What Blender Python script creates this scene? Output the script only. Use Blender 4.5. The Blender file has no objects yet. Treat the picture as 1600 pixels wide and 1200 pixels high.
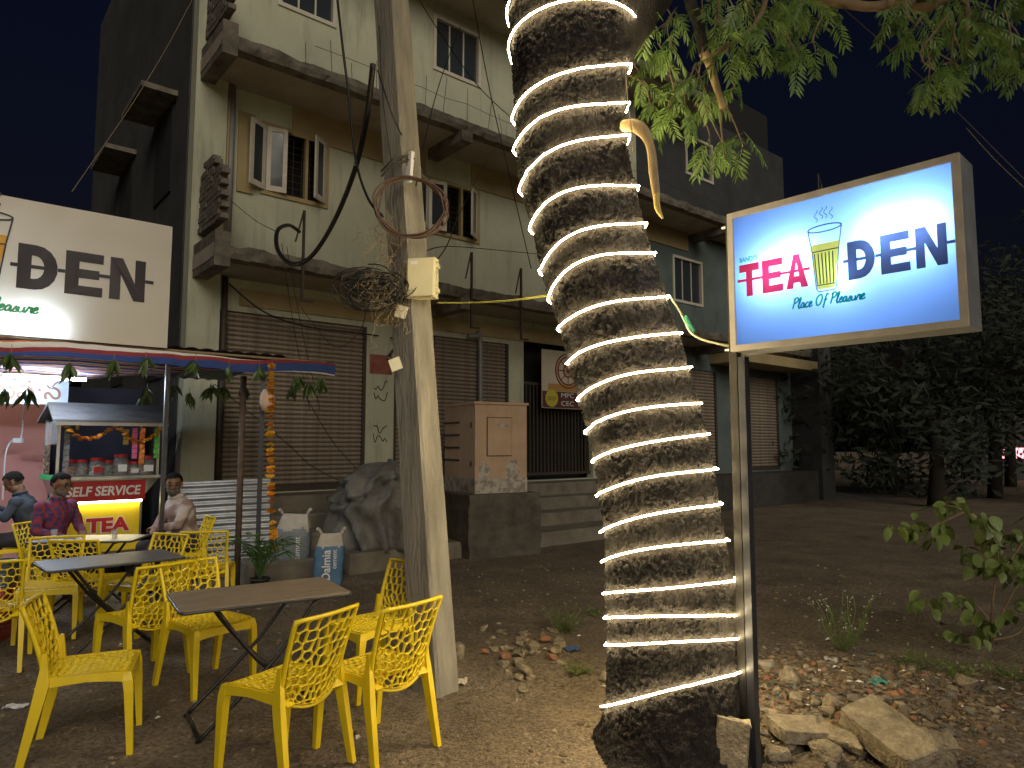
import bpy, bmesh, math, random
import numpy as np
from mathutils import Vector, Matrix, noise
random.seed(7)
SC = bpy.context.scene
COL = SC.collection
PI = math.pi
R = math.radians

# ------------------------------------------------------------------ camera
FPX, HCAM, PITCH = 1081.0, 1.68, R(5.0)
cam = bpy.data.cameras.new('camera'); camo = bpy.data.objects.new('camera', cam); COL.objects.link(camo)
cam.sensor_width = 36; cam.lens = 36 * FPX / 1600; cam.clip_end = 500; cam.clip_start = .05
camo.location = (0, 0, HCAM); camo.rotation_euler = (PI / 2 + PITCH, 0, 0)
SC.camera = camo
# ------------------------------------------------------------------ night sky, faint glow
SUN_AZ, SUN_EL = R(160), R(27)
W = bpy.data.worlds.new('World'); SC.world = W; W.use_nodes = True
wn = W.node_tree.nodes; sky = wn.new('ShaderNodeTexSky'); sky.sky_type = 'NISHITA'; sky.sun_disc = False
sky.sun_elevation = R(-2.0); sky.sun_rotation = SUN_AZ
wn['Background'].inputs[1].default_value = 0.028
tint = wn.new('ShaderNodeMixRGB'); tint.blend_type = 'MULTIPLY'; tint.inputs[0].default_value = 1; tint.inputs[2].default_value = (.42, .55, 1.25, 1)
W.node_tree.links.new(sky.outputs[0], tint.inputs[1]); W.node_tree.links.new(tint.outputs[0], wn['Background'].inputs[0])
sun = bpy.data.lights.new('glow_sun', 'SUN'); sun.energy = 0.85; sun.angle = R(40); sun.color = (1, .9, .74)
suno = bpy.data.objects.new('glow_sun', sun); COL.objects.link(suno)
suno.rotation_euler = Vector((-math.sin(SUN_AZ) * math.cos(SUN_EL), -math.cos(SUN_AZ) * math.cos(SUN_EL), -math.sin(SUN_EL))).to_track_quat('-Z', 'Y').to_euler()
SC.view_settings.view_transform = 'Standard'; SC.view_settings.look = 'None'
SC.view_settings.exposure = 0.85; SC.view_settings.gamma = 1
SC.render.engine = 'CYCLES'
SC.cycles.use_denoising = True; SC.cycles.max_bounces = 6; SC.cycles.sample_clamp_indirect = 4
SC.cycles.caustics_reflective = False; SC.cycles.caustics_refractive = False
LED_POWER, TUBE_POWER = 46.0, 130.0

# ------------------------------------------------------------------ measuring helpers (photo pixel -> place)
CP, SP = math.cos(PITCH), math.sin(PITCH)
def ray(px, py):
    dx = (px - 800) / FPX; dy = (600 - py) / FPX
    return Vector((dx, CP - dy * SP, SP + dy * CP))
CAM = Vector((0, 0, HCAM))
def G(px, py, z=0.0):
    d = ray(px, py); return CAM + d * ((z - HCAM) / d.z)
def P(px, py, Y):
    d = ray(px, py); return CAM + d * (Y / d.y)
def proj_y(p):
    v = p - CAM; b = v.y * CP + v.z * SP; c = -v.y * SP + v.z * CP
    return 600 - FPX * c / b
PHI = R(40)
FO = Vector((-4.56, 10.64, 0)); FU = Vector((math.cos(PHI), math.sin(PHI), 0)); FN = Vector((math.sin(PHI), -math.cos(PHI), 0))
def F(s, w, z): return FO + FU * s + FN * w + Vector((0, 0, z))
def fac(px, py, w=0.0):
    d = ray(px, py); t = (FO + FN * w - CAM).dot(FN) / d.dot(FN)
    p = CAM + d * t - FO
    return p.dot(FU), p.z

# ------------------------------------------------------------------ materials
def mat(name, c1, c2=None, scale=8.0, rough=.7, bump=0.0, bscale=None, metal=0.0, stretch=(1, 1, 1), detail=6.0, emit=None, estr=0.0, trans=0.0, spec=None, lo=.35, hi=.65):
    m = bpy.data.materials.new(name); m.use_nodes = True
    n = m.node_tree.nodes; l = m.node_tree.links; b = n['Principled BSDF']
    b.inputs['Base Color'].default_value = (*c1, 1); b.inputs['Roughness'].default_value = rough; b.inputs['Metallic'].default_value = metal
    if spec is not None: b.inputs['Specular IOR Level'].default_value = spec
    if trans: b.inputs['Transmission Weight'].default_value = trans
    if c2 or bump:
        tc = n.new('ShaderNodeTexCoord'); mp = n.new('ShaderNodeMapping'); mp.inputs['Scale'].default_value = stretch
        l.new(tc.outputs['Object'], mp.inputs[0])
    if c2:
        t = n.new('ShaderNodeTexNoise'); t.inputs['Scale'].default_value = scale; t.inputs['Detail'].default_value = detail; t.inputs['Roughness'].default_value = .65
        l.new(mp.outputs[0], t.inputs[0])
        r = n.new('ShaderNodeValToRGB'); r.color_ramp.elements[0].position = lo; r.color_ramp.elements[1].position = hi
        r.color_ramp.elements[0].color = (*c1, 1); r.color_ramp.elements[1].color = (*c2, 1)
        l.new(t.outputs[0], r.inputs[0]); l.new(r.outputs[0], b.inputs['Base Color'])
    if bump:
        t2 = n.new('ShaderNodeTexNoise'); t2.inputs['Scale'].default_value = bscale or scale * 4; t2.inputs['Detail'].default_value = 8
        l.new(mp.outputs[0], t2.inputs[0])
        bp = n.new('ShaderNodeBump'); bp.inputs['Strength'].default_value = bump; bp.inputs['Distance'].default_value = .02
        l.new(t2.outputs[0], bp.inputs['Height']); l.new(bp.outputs[0], b.inputs['Normal'])
    if emit:
        b.inputs['Emission Color'].default_value = (*emit, 1); b.inputs['Emission Strength'].default_value = estr
    return m
def translucent(name, col, gloss=.12, front=.5):
    m = bpy.data.materials.new(name); m.use_nodes = True
    n = m.node_tree.nodes; l = m.node_tree.links; n.remove(n['Principled BSDF'])
    a = n.new('ShaderNodeBsdfTranslucent'); a.inputs[0].default_value = (*col, 1)
    d = n.new('ShaderNodeBsdfDiffuse'); d.inputs[0].default_value = (*col, 1)
    g = n.new('ShaderNodeBsdfGlossy'); g.inputs['Roughness'].default_value = .25; g.inputs[0].default_value = (.5, .5, .5, 1)
    x = n.new('ShaderNodeMixShader'); x.inputs[0].default_value = front; l.new(a.outputs[0], x.inputs[1]); l.new(d.outputs[0], x.inputs[2])
    y = n.new('ShaderNodeMixShader'); y.inputs[0].default_value = gloss; l.new(x.outputs[0], y.inputs[1]); l.new(g.outputs[0], y.inputs[2])
    l.new(y.outputs[0], n['Material Output'].inputs[0])
    return m
def emission(name, col, s):
    return mat(name, (.8, .8, .8), emit=col, estr=s)

def clear(name, t):
    m = bpy.data.materials.new(name); m.use_nodes = True
    n = m.node_tree.nodes; l = m.node_tree.links; b = n['Principled BSDF']; b.inputs['Base Color'].default_value = (.6, .62, .62, 1); b.inputs['Roughness'].default_value = .12
    a = n.new('ShaderNodeBsdfTransparent'); x = n.new('ShaderNodeMixShader'); x.inputs[0].default_value = 1 - t
    l.new(a.outputs[0], x.inputs[1]); l.new(b.outputs[0], x.inputs[2]); l.new(x.outputs[0], n['Material Output'].inputs[0]); return m
def wallmat(name, c1, c2, stain):
    m = mat(name, c1, c2, 1.1, .88, .2, 18, lo=.3, hi=.72); n = m.node_tree.nodes; l = m.node_tree.links; b = n['Principled BSDF']
    src = b.inputs['Base Color'].links[0].from_socket; tc = n.new('ShaderNodeTexCoord'); mp = n.new('ShaderNodeMapping'); mp.inputs['Scale'].default_value = (2.6, 2.6, .35); l.new(tc.outputs['Object'], mp.inputs[0])
    t = n.new('ShaderNodeTexNoise'); t.inputs['Scale'].default_value = 1.6; t.inputs['Detail'].default_value = 9; t.inputs['Roughness'].default_value = .7; l.new(mp.outputs[0], t.inputs[0])
    r = n.new('ShaderNodeValToRGB'); r.color_ramp.elements[0].position = .52; r.color_ramp.elements[1].position = .74; r.color_ramp.elements[1].color = (.75, .75, .75, 1); l.new(t.outputs[0], r.inputs[0])
    x = n.new('ShaderNodeMixRGB'); x.inputs[2].default_value = (*stain, 1); l.new(r.outputs[0], x.inputs[0]); l.new(src, x.inputs[1]); l.new(x.outputs[0], b.inputs['Base Color']); return m
M = {}
M['yellow'] = mat('yellow_plastic', (.80, .60, .012), (.68, .49, .012), 2.2, .42, .05, 120)
M['black_steel'] = mat('black_steel', (.02, .02, .022), (.05, .045, .04), 30, .35, .1, 60, .6)
M['laminate'] = mat('laminate', (.16, .125, .09), (.36, .29, .21), 5, .42, .05, 30, 0, (1.2, 14, 14), lo=.3, hi=.7)
M['laminate_dark'] = mat('laminate_dark', (.09, .085, .085), (.19, .18, .175), 5, .35, .05, 30, 0, (1.2, 14, 14), lo=.3, hi=.7)
M['edge'] = mat('edge_band', (.05, .05, .055), rough=.3)
M['wall'] = wallmat('lime_wall', (.40, .405, .30), (.51, .515, .385), (.22, .21, .155))
M['wall_side'] = mat('shaded_side_wall', (.032, .032, .035), (.06, .06, .06), 1.0, .9, .2, 12)  # darkened wall colour: shade of faces turned from the light is painted in
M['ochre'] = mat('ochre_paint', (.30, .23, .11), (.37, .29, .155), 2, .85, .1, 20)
M['soffit'] = mat('soffit', (.33, .28, .22), (.43, .38, .30), 1.5, .9, .2, 10)
M['conc_dark'] = mat('weathered_concrete', (.08, .07, .056), (.20, .175, .14), 4, .95, .6, 18)
M['conc'] = mat('concrete', (.22, .19, .145), (.34, .30, .23), 6, .9, .4, 40)
M['pole'] = mat('pole_concrete', (.15, .138, .115), (.33, .305, .25), 7, .95, .7, 60, 0, (1, 1, .16), detail=10, lo=.3, hi=.7)
M['plinth'] = mat('plinth', (.13, .115, .09), (.22, .195, .15), 3, .95, .4, 14)
M['slat'] = mat('shutter_metal', (.20, .16, .125), (.31, .255, .20), 4, .6, .15, 20, .15, (3, 3, .6))
M['white_wood'] = mat('white_wood', (.48, .44, .36), (.58, .54, .46), 9, .6)
M['glass_dark'] = mat('window_glass', (.035, .042, .05), rough=.12, spec=.7)
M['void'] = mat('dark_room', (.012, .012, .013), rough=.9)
M['iron'] = mat('iron_bar', (.03, .028, .026), (.07, .05, .035), 20, .7)
M['rust'] = mat('rusty_pipe', (.06, .045, .035), (.13, .08, .05), 12, .75, .2, 40)
M['blue_steel'] = mat('steel_tube', (.02, .022, .03), (.035, .036, .045), 10, .35)
M['grey_pvc'] = mat('grey_pipe', (.17, .17, .18), (.24, .24, .24), 4, .5)
M['cable'] = mat('black_cable', (.012, .012, .012), rough=.5)
M['copper'] = mat('brown_cable', (.07, .035, .022), rough=.5)
M['tan_wire'] = mat('tan_wire', (.26, .20, .12), rough=.6)
M['cream'] = mat('cream_plastic', (.62, .58, .38), (.68, .63, .42), 5, .5)
M['card'] = mat('card', (.72, .68, .52), rough=.8)
M['peach'] = mat('peach_paint', (.46, .31, .20), (.54, .38, .26), 3, .6, .1, 15)
M['scuff'] = mat('scuffed_metal', (.24, .22, .20), (.48, .42, .36), 9, .7, .2, 30, lo=.42, hi=.55)
M['tarp_grey'] = mat('grey_tarpaulin', (.10, .098, .09), (.17, .165, .15), 5, .6, .6, 14)
M['tin'] = mat('galvanised_sheet', (.23, .25, .28), (.36, .38, .41), 4, .42, .1, 20, .55)
M['bark'] = mat('bark', (.0095, .0072, .0054), (.021, .0158, .0118), 22, .95, .9, 90, 0, (1, 1, .55), lo=.32, hi=.72)
M['wood_raw'] = mat('torn_wood', (.30, .20, .09), (.45, .33, .16), 14, .85, .4, 50, 0, (1, 1, .3))
M['twig'] = mat('twig', (.13, .085, .045), (.20, .135, .075), 18, .85)
M['leaf'] = mat('neem_leaf', (.07, .135, .022), (.11, .18, .035), 3, .5)
M['leaf2'] = mat('shrub_leaf', (.08, .125, .025), (.13, .17, .045), 5, .5)
M['leaf_mango'] = mat('mango_leaf', (.04, .08, .018), (.075, .12, .03), 6, .45)
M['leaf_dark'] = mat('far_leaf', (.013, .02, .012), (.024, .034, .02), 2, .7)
M['palm'] = mat('palm_leaf', (.035, .09, .02), (.06, .12, .03), 6, .45)
M['petal'] = mat('marigold', (.80, .24, .006), (.85, .40, .012), 25, .8)
M['petal2'] = mat('marigold_yellow', (.80, .48, .02), (.70, .36, .015), 25, .8)
M['soil'] = None
M['stone'] = mat('rubble_stone', (.17, .14, .095), (.36, .30, .205), 14, .97, 1.0, 55, detail=10)
M['brick'] = mat('broken_brick', (.22, .10, .055), (.30, .16, .09), 9, .95, .5, 30)
M['bag_blue'] = mat('blue_bag', (.05, .13, .26), (.09, .19, .33), 7, .6, .2, 14)
M['bag_white'] = mat('bag_plastic', (.40, .37, .31), (.54, .51, .45), 8, .6, .25, 14)
M['bag_grey'] = mat('faded_bag', (.13, .17, .21), (.24, .26, .26), 6, .65, .25, 14)
M['white_print'] = mat('white_print', (.72, .72, .70), rough=.6)
M['red'] = mat('red_board', (.42, .018, .02), (.36, .014, .016), 3, .45)
M['tea_yellow'] = mat('yellow_board', (.72, .55, .02), (.66, .48, .018), 4, .45, .1, 6)
M['steel'] = mat('stainless_steel', (.42, .42, .42), (.52, .52, .52), 6, .32, metal=.8)
M['roof_grey'] = mat('cart_roof', (.11, .11, .12), (.19, .19, .20), 4, .5, .1, 18, .4, (1, 1, 5))
M['pink'] = mat('pink_wall', (.52, .22, .20), (.60, .28, .25), 1.4, .85)
M['navy'] = mat('dark_blue_cloth', (.015, .018, .04), (.022, .025, .05), 3, .9)
M['skin'] = mat('skin', (.20, .105, .06), (.245, .135, .08), 9, .55)
M['hair'] = mat('hair', (.008, .007, .006), (.016, .014, .013), 60, .9, .4, 120, spec=.1)
M['beard'] = mat('grey_beard', (.17, .15, .13), (.08, .065, .055), 90, .8)
M['trouser'] = mat('dark_trousers', (.022, .022, .026), (.035, .035, .04), 8, .85)
M['denim'] = mat('dark_shirt', (.03, .04, .055), (.05, .06, .08), 10, .85, .2, 30)
M['patch'] = mat('patterned_shirt', (.50, .42, .38), (.28, .18, .16), 4.2, .85, .15, 30, lo=.46, hi=.54, detail=1)
M['glass'] = clear('clear_glass', .72)
M['white'] = mat('white_paint', (.7, .7, .7), rough=.5)
M['crate'] = mat('red_crate', (.36, .045, .03), (.30, .035, .025), 3, .5)
M['crate_g'] = mat('dark_green_tray', (.03, .055, .05), rough=.5)
M['pot'] = mat('black_pot', (.015, .014, .013), rough=.6)
M['asphalt'] = mat('asphalt', (.045, .043, .04), (.065, .06, .055), 2, .95, .3, 50)

# plaid shirt
def plaid():
    m = bpy.data.materials.new('plaid_shirt'); m.use_nodes = True
    n = m.node_tree.nodes; l = m.node_tree.links; b = n['Principled BSDF']; b.inputs['Roughness'].default_value = .85
    tc = n.new('ShaderNodeTexCoord'); sx = n.new('ShaderNodeSeparateXYZ'); l.new(tc.outputs['Object'], sx.inputs[0])
    outs = []
    add = n.new('ShaderNodeMath'); add.operation = 'ADD'; l.new(sx.outputs[0], add.inputs[0]); l.new(sx.outputs[1], add.inputs[1])
    for src in (add.outputs[0], sx.outputs[2]):
        f = n.new('ShaderNodeMath'); f.operation = 'MULTIPLY'; f.inputs[1].default_value = 19; l.new(src, f.inputs[0])
        g = n.new('ShaderNodeMath'); g.operation = 'FRACT'; l.new(f.outputs[0], g.inputs[0])
        k = n.new('ShaderNodeMath'); k.operation = 'GREATER_THAN'; k.inputs[1].default_value = .55; l.new(g.outputs[0], k.inputs[0])
        outs.append(k)
    a = n.new('ShaderNodeMixRGB'); a.inputs[1].default_value = (.035, .04, .14, 1); a.inputs[2].default_value = (.26, .035, .05, 1); l.new(outs[0].outputs[0], a.inputs[0])
    c = n.new('ShaderNodeMixRGB'); c.inputs[2].default_value = (.22, .03, .055, 1); l.new(a.outputs[0], c.inputs[1])
    h = n.new('ShaderNodeMath'); h.operation = 'MULTIPLY'; h.inputs[1].default_value = .6; l.new(outs[1].outputs[0], h.inputs[0]); l.new(h.outputs[0], c.inputs[0])
    l.new(c.outputs[0], b.inputs['Base Color'])
    return m
M['plaid'] = plaid()

def stripes():
    m = bpy.data.materials.new('striped_tarpaulin'); m.use_nodes = True
    n = m.node_tree.nodes; l = m.node_tree.links; n.remove(n['Principled BSDF'])
    tc = n.new('ShaderNodeTexCoord'); sx = n.new('ShaderNodeSeparateXYZ'); l.new(tc.outputs['UV'], sx.inputs[0])
    f = n.new('ShaderNodeMath'); f.operation = 'FRACT'; mu = n.new('ShaderNodeMath'); mu.operation = 'MULTIPLY'; mu.inputs[1].default_value = 11
    l.new(sx.outputs[1], mu.inputs[0]); l.new(mu.outputs[0], f.inputs[0])
    r = n.new('ShaderNodeValToRGB'); r.color_ramp.interpolation = 'CONSTANT'
    e = r.color_ramp.elements; e[0].position = 0; e[0].color = (.74, .68, .58, 1); e[1].position = .16; e[1].color = (.62, .20, .06, 1)
    for p, c in ((.42, (.74, .68, .58, 1)), (.52, (.06, .10, .28, 1)), (.86, (.32, .06, .06, 1))):
        k = e.new(p); k.color = c
    l.new(f.outputs[0], r.inputs[0])
    a = n.new('ShaderNodeBsdfTranslucent'); d = n.new('ShaderNodeBsdfDiffuse'); x = n.new('ShaderNodeMixShader'); x.inputs[0].default_value = .7
    l.new(r.outputs[0], a.inputs[0]); l.new(r.outputs[0], d.inputs[0]); l.new(a.outputs[0], x.inputs[1]); l.new(d.outputs[0], x.inputs[2]); l.new(x.outputs[0], n['Material Output'].inputs[0])
    return m
M['stripes'] = stripes()

# ------------------------------------------------------------------ mesh helpers
class MB:
    def __init__(s): s.v = []; s.f = []; s.m = []; s.mi = 0; s.uv = None
    def add(s, vs, fs):
        o = len(s.v); s.v += [tuple(q) for q in vs]; s.f += [tuple(i + o for i in q) for q in fs]; s.m += [s.mi] * len(fs); return s
    def box(s, c, d, rz=0, M4=None, bev=0):
        hx, hy, hz = d[0] / 2, d[1] / 2, d[2] / 2
        vs = [Vector((x, y, z)) for x in (-hx, hx) for y in (-hy, hy) for z in (-hz, hz)]
        if rz: vs = [Matrix.Rotation(rz, 3, 'Z') @ q for q in vs]
        vs = [q + Vector(c) for q in vs]
        if M4: vs = [M4 @ q for q in vs]
        return s.add(vs, [(0, 1, 3, 2), (4, 6, 7, 5), (0, 4, 5, 1), (2, 3, 7, 6), (0, 2, 6, 4), (1, 5, 7, 3)])
    def loft(s, rings, close=True, caps=True):
        n = len(rings[0]); vs = [q for r in rings for q in r]; fs = []
        for i in range(len(rings) - 1):
            for j in range(n if close else n - 1):
                k = (j + 1) % n; fs.append((i * n + j, i * n + k, (i + 1) * n + k, (i + 1) * n + j))
        if caps and close: fs.append(tuple(range(n - 1, -1, -1))); fs.append(tuple((len(rings) - 1) * n + j for j in range(n)))
        return s.add(vs, fs)
    def tube(s, pts, r, n=8, caps=True, closed=False):
        pts = [Vector(p) for p in pts]; rings = []; N = len(pts)
        rad = r if hasattr(r, '__len__') else [r] * N
        up = Vector((0, 0, 1)); prev = None
        for i, p in enumerate(pts):
            t = (pts[min(i + 1, N - 1)] - pts[max(i - 1, 0)])
            if closed: t = pts[(i + 1) % N] - pts[i - 1]
            t = t.normalized() if t.length > 1e-9 else Vector((0, 0, 1))
            if prev is None:
                a = t.cross(up if abs(t.z) < .9 else Vector((1, 0, 0))).normalized()
            else:
                a = prev - t * prev.dot(t); a = a.normalized() if a.length > 1e-6 else t.orthogonal().normalized()
            prev = a; b = t.cross(a)
            rings.append([p + (a * math.cos(2 * PI * k / n) + b * math.sin(2 * PI * k / n)) * rad[i] for k in range(n)])
        if closed: rings.append(rings[0]); caps = False
        return s.loft(rings, True, caps)
    def lathe(s, prof, n=16, c=(0, 0, 0)):
        rings = [[Vector((c[0] + r * math.cos(2 * PI * k / n), c[1] + r * math.sin(2 * PI * k / n), c[2] + z)) for k in range(n)] for r, z in prof]
        return s.loft(rings)
    def poly(s, pts, fn, t0=0, t1=None):
        # flat polygon prism: pts 2D, fn(x,y,d)->3D
        n = len(pts)
        if t1 is None: return s.add([fn(x, y, t0) for x, y in pts], [tuple(range(n))])
        vs = [fn(x, y, t0) for x, y in pts] + [fn(x, y, t1) for x, y in pts]
        return s.add(vs, [tuple(range(n))[::-1], tuple(range(n, 2 * n))] + [(i, (i + 1) % n, n + (i + 1) % n, n + i) for i in range(n)])
    def mesh(s, name, mats, smooth=False):
        me = bpy.data.meshes.new(name); me.from_pydata(s.v, [], s.f)
        for q in (mats if isinstance(mats, (list, tuple)) else [mats]): me.materials.append(M[q] if isinstance(q, str) else q)
        if any(s.m): me.polygons.foreach_set('material_index', s.m)
        if smooth: me.polygons.foreach_set('use_smooth', [True] * len(s.f))
        bm = bmesh.new(); bm.from_mesh(me); bmesh.ops.recalc_face_normals(bm, faces=bm.faces); bm.to_mesh(me); bm.free()
        me.update(); return me
    def build(s, name, mats, parent=None, smooth=False, loc=None, rot=None):
        return link(name, s.mesh(name, mats, smooth), parent, loc, rot)
def link(name, me, parent=None, loc=None, rot=None):
    o = bpy.data.objects.new(name, me); COL.objects.link(o)
    if parent: o.parent = parent
    if loc is not None: o.location = loc
    if rot is not None: o.rotation_euler = rot
    return o
def tag(o, label=None, cat=None, group=None, kind=None):
    if label: o['label'] = label
    if cat: o['category'] = cat
    if group: o['group'] = group
    if kind: o['kind'] = kind
    return o
def thing(name, label, cat, loc=(0, 0, 0), rz=0, group=None):
    o = bpy.data.objects.new(name, None); COL.objects.link(o); o.location = loc; o.rotation_euler = (0, 0, rz); o.empty_display_size = .1
    return tag(o, label, cat, group)
def copy_tree(o, parent=None):
    c = o.copy(); COL.objects.link(c)
    if parent: c.parent = parent
    for ch in list(o.children): copy_tree(ch, c)
    return c
def bake(o):
    dg = bpy.context.evaluated_depsgraph_get(); dg.update()
    me = bpy.data.meshes.new_from_object(o.evaluated_get(dg)); o.modifiers.clear(); o.data = me; return o
def crom(pts, k=6, closed=False):
    pts = [Vector(p) for p in pts]; n = len(pts); out = []
    for i in range(n if closed else n - 1):
        g = (lambda j: pts[j % n]) if closed else (lambda j: pts[max(0, min(n - 1, j))])
        a, b, c, d = g(i - 1), g(i), g(i + 1), g(i + 2)
        for q in range(k):
            t = q / k
            out.append(.5 * ((2 * b) + (c - a) * t + (2 * a - 5 * b + 4 * c - d) * t * t + (3 * b - a - 3 * c + d) * t ** 3))
    if not closed: out.append(pts[-1])
    return out
def fbm(v, o=4): return noise.fractal(Vector(v), .9, 2.1, o)
_tc = {}
def text_polys(body, size=1.0, offset=0.0, shear=0.0, space=1.0):
    cu = bpy.data.curves.new('t', 'FONT'); cu.body = body; cu.size = size; cu.offset = offset; cu.shear = shear; cu.space_character = space; cu.resolution_u = 4
    o = bpy.data.objects.new('t', cu); COL.objects.link(o)
    dg = bpy.context.evaluated_depsgraph_get(); dg.update()
    me = bpy.data.meshes.new_from_object(o.evaluated_get(dg))
    vs = [v.co.copy() for v in me.vertices]; fs = [tuple(p.vertices) for p in me.polygons]
    bpy.data.objects.remove(o); bpy.data.curves.remove(cu); bpy.data.meshes.remove(me)
    return vs, fs
def text_fit(body, x0, x1, y0, y1, fn, mb, offset=0.0, shear=0.0, space=1.0):
    vs, fs = text_polys(body, 1.0, offset, shear, space)
    if not vs: return mb
    ax, bx_ = min(v.x for v in vs), max(v.x for v in vs); ay, by = min(v.y for v in vs), max(v.y for v in vs)
    return mb.add([fn(x0 + (v.x - ax) / (bx_ - ax) * (x1 - x0), y0 + (v.y - ay) / (by - ay) * (y1 - y0)) for v in vs], fs)
def ico(sub=2):
    bm = bmesh.new(); bmesh.ops.create_icosphere(bm, subdivisions=sub, radius=1)
    vs = [v.co.copy() for v in bm.verts]; fs = [tuple(v.index for v in f.verts) for f in bm.faces]; bm.free(); return vs, fs

# ================================================================== GROUND
def soil_mat():
    m = bpy.data.materials.new('soil'); m.use_nodes = True
    n = m.node_tree.nodes; l = m.node_tree.links; b = n['Principled BSDF']; b.inputs['Roughness'].default_value = .95
    tc = n.new('ShaderNodeTexCoord')
    def nz(sc, d=8): t = n.new('ShaderNodeTexNoise'); t.inputs['Scale'].default_value = sc; t.inputs['Detail'].default_value = d; t.inputs['Roughness'].default_value = .7; l.new(tc.outputs['Object'], t.inputs[0]); return t
    a = nz(1.3); c = nz(34); v = n.new('ShaderNodeTexVoronoi'); v.inputs['Scale'].default_value = 60; l.new(tc.outputs['Object'], v.inputs[0])
    r = n.new('ShaderNodeValToRGB'); r.color_ramp.elements[0].position = .35; r.color_ramp.elements[1].position = .68
    r.color_ramp.elements[0].color = (.135, .106, .078, 1); r.color_ramp.elements[1].color = (.27, .222, .16, 1); l.new(a.outputs[0], r.inputs[0])
    r2 = n.new('ShaderNodeValToRGB'); r2.color_ramp.elements[0].position = .38; r2.color_ramp.elements[1].position = .62
    r2.color_ramp.elements[0].color = (.45, .42, .38, 1); r2.color_ramp.elements[1].color = (1.25, 1.2, 1.12, 1); l.new(c.outputs[0], r2.inputs[0])
    x = n.new('ShaderNodeMixRGB'); x.blend_type = 'MULTIPLY'; x.inputs[0].default_value = 1; l.new(r.outputs[0], x.inputs[1]); l.new(r2.outputs[0], x.inputs[2])
    l.new(x.outputs[0], b.inputs['Base Color'])
    ad = n.new('ShaderNodeMath'); ad.operation = 'ADD'; l.new(c.outputs[0], ad.inputs[0]); l.new(v.outputs[0], ad.inputs[1])
    bp = n.new('ShaderNodeBump'); bp.inputs['Strength'].default_value = .8; bp.inputs['Distance'].default_value = .02; l.new(ad.outputs[0], bp.inputs['Height']); l.new(bp.outputs[0], b.inputs['Normal'])
    return m
M['soil'] = soil_mat()
def gz(x, y):
    k = max(0, min(1, (13 - y) / 4))
    z = (.030 * fbm((x * .7, y * .7, 1)) + .012 * fbm((x * 4, y * 4, 5))) * k
    z += .16 * math.exp(-((x - 2.0) ** 2 / 1.0 + (y - 4.6) ** 2 / .5)) + .10 * math.exp(-((x - .35) ** 2 / .25 + (y - 5.6) ** 2 / .35))
    return z - .01
def axis(a, b, n, far0, far1):
    return [far0, far0 * .4, a - 6] + [a + (b - a) * i / n for i in range(n + 1)] + [b + 6, far1 * .4, far1]
xs = axis(-8, 7, 300, -120, 120); ys = [-40, -8, 0] + [1.5 + 12.5 * i / 260 for i in range(261)] + [18, 25, 45, 90, 160]
mb = MB(); mb.v = [(x, y, gz(x, y)) for y in ys for x in xs]; nx = len(xs)
mb.f = [(j * nx + i, j * nx + i + 1, (j + 1) * nx + i + 1, (j + 1) * nx + i) for j in range(len(ys) - 1) for i in range(nx - 1)]; mb.m = [0] * len(mb.f)
tag(mb.build('ground', 'soil', smooth=True), 'bare brown earth yard scattered with grit', 'ground', kind='structure')
iv, iff = ico(1)
def pebbles(name, label, n, region, smin, smax, mats, seed):
    rr = random.Random(seed); mb = MB()
    for _ in range(n):
        x, y = region(rr); s = smin + (smax - smin) * rr.random() ** 3; mb.mi = rr.randrange(len(mats))
        sc = Vector((s * rr.uniform(.7, 1.4), s * rr.uniform(.7, 1.4), s * rr.uniform(.35, .8))); rz = Matrix.Rotation(rr.random() * 6.3, 3, 'Z'); c = Vector((x, y, gz(x, y) + sc.z * .3))
        vs = [c + rz @ Vector((v.x * sc.x, v.y * sc.y, v.z * sc.z)) * rr.uniform(.8, 1.2) for v in iv]; mb.add(vs, iff)
    return tag(mb.build(name, mats), label, 'gravel', kind='stuff')
M['p1'] = mat('grit_dark', (.09, .065, .04), (.16, .12, .075), 20, .95)
M['p2'] = mat('grit_pale', (.30, .255, .18), (.22, .17, .11), 20, .95)
pebbles('gravel', 'fine grit and pebbles over the bare earth', 5200, lambda r: (r.uniform(-5, 4.5), 3.0 + 7 * r.random() ** 1.6), .004, .022, ['p1', 'p1', 'p2'], 3)
def reg_r(r):
    while True:
        x, y = r.gauss(2.1, .75), r.gauss(4.75, .45)
        if x > 1.15 and y > 3.6: return x, y
M['lit1'] = mat('litter_white', (.62, .6, .55), rough=.6); M['lit2'] = mat('litter_red', (.28, .10, .06), rough=.7); M['lit3'] = mat('litter_teal', (.08, .17, .17), rough=.6); M['lit4'] = mat('dry_leaf', (.30, .21, .09), (.20, .13, .06), 20, .8)
def litter(name, label, n, region, seed, mats):
    rr = random.Random(seed); mb = MB()
    for _ in range(n):
        x, y = region(rr); s = rr.uniform(.008, .032); mb.mi = rr.randrange(len(mats)); a = rr.random() * 6.3
        m = Matrix.Rotation(a, 3, 'Z') @ Matrix.Rotation(rr.uniform(-.6, .6), 3, 'X'); c = Vector((x, y, gz(x, y) + .008))
        q = [Vector((-s, -s * .4, 0)), Vector((s * .2, -s * .6, s * .3)), Vector((s, .1 * s, 0)), Vector((.1 * s, s * .5, s * .25))]
        mb.add([c + m @ v for v in q], [(0, 1, 2, 3)])
    return tag(mb.build(name, mats), label, 'litter', kind='stuff')
litter('litter', 'scraps of paper, plastic and dry leaves among the rubble', 1700, reg_r, 5, ['lit4', 'lit4', 'p1', 'p1', 'p2', 'lit1', 'lit4', 'p1', 'lit4', 'p1', 'p1', 'lit2', 'p1', 'lit4', 'p1', 'lit3', 'p1', 'p1', 'conc_dark'])
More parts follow.
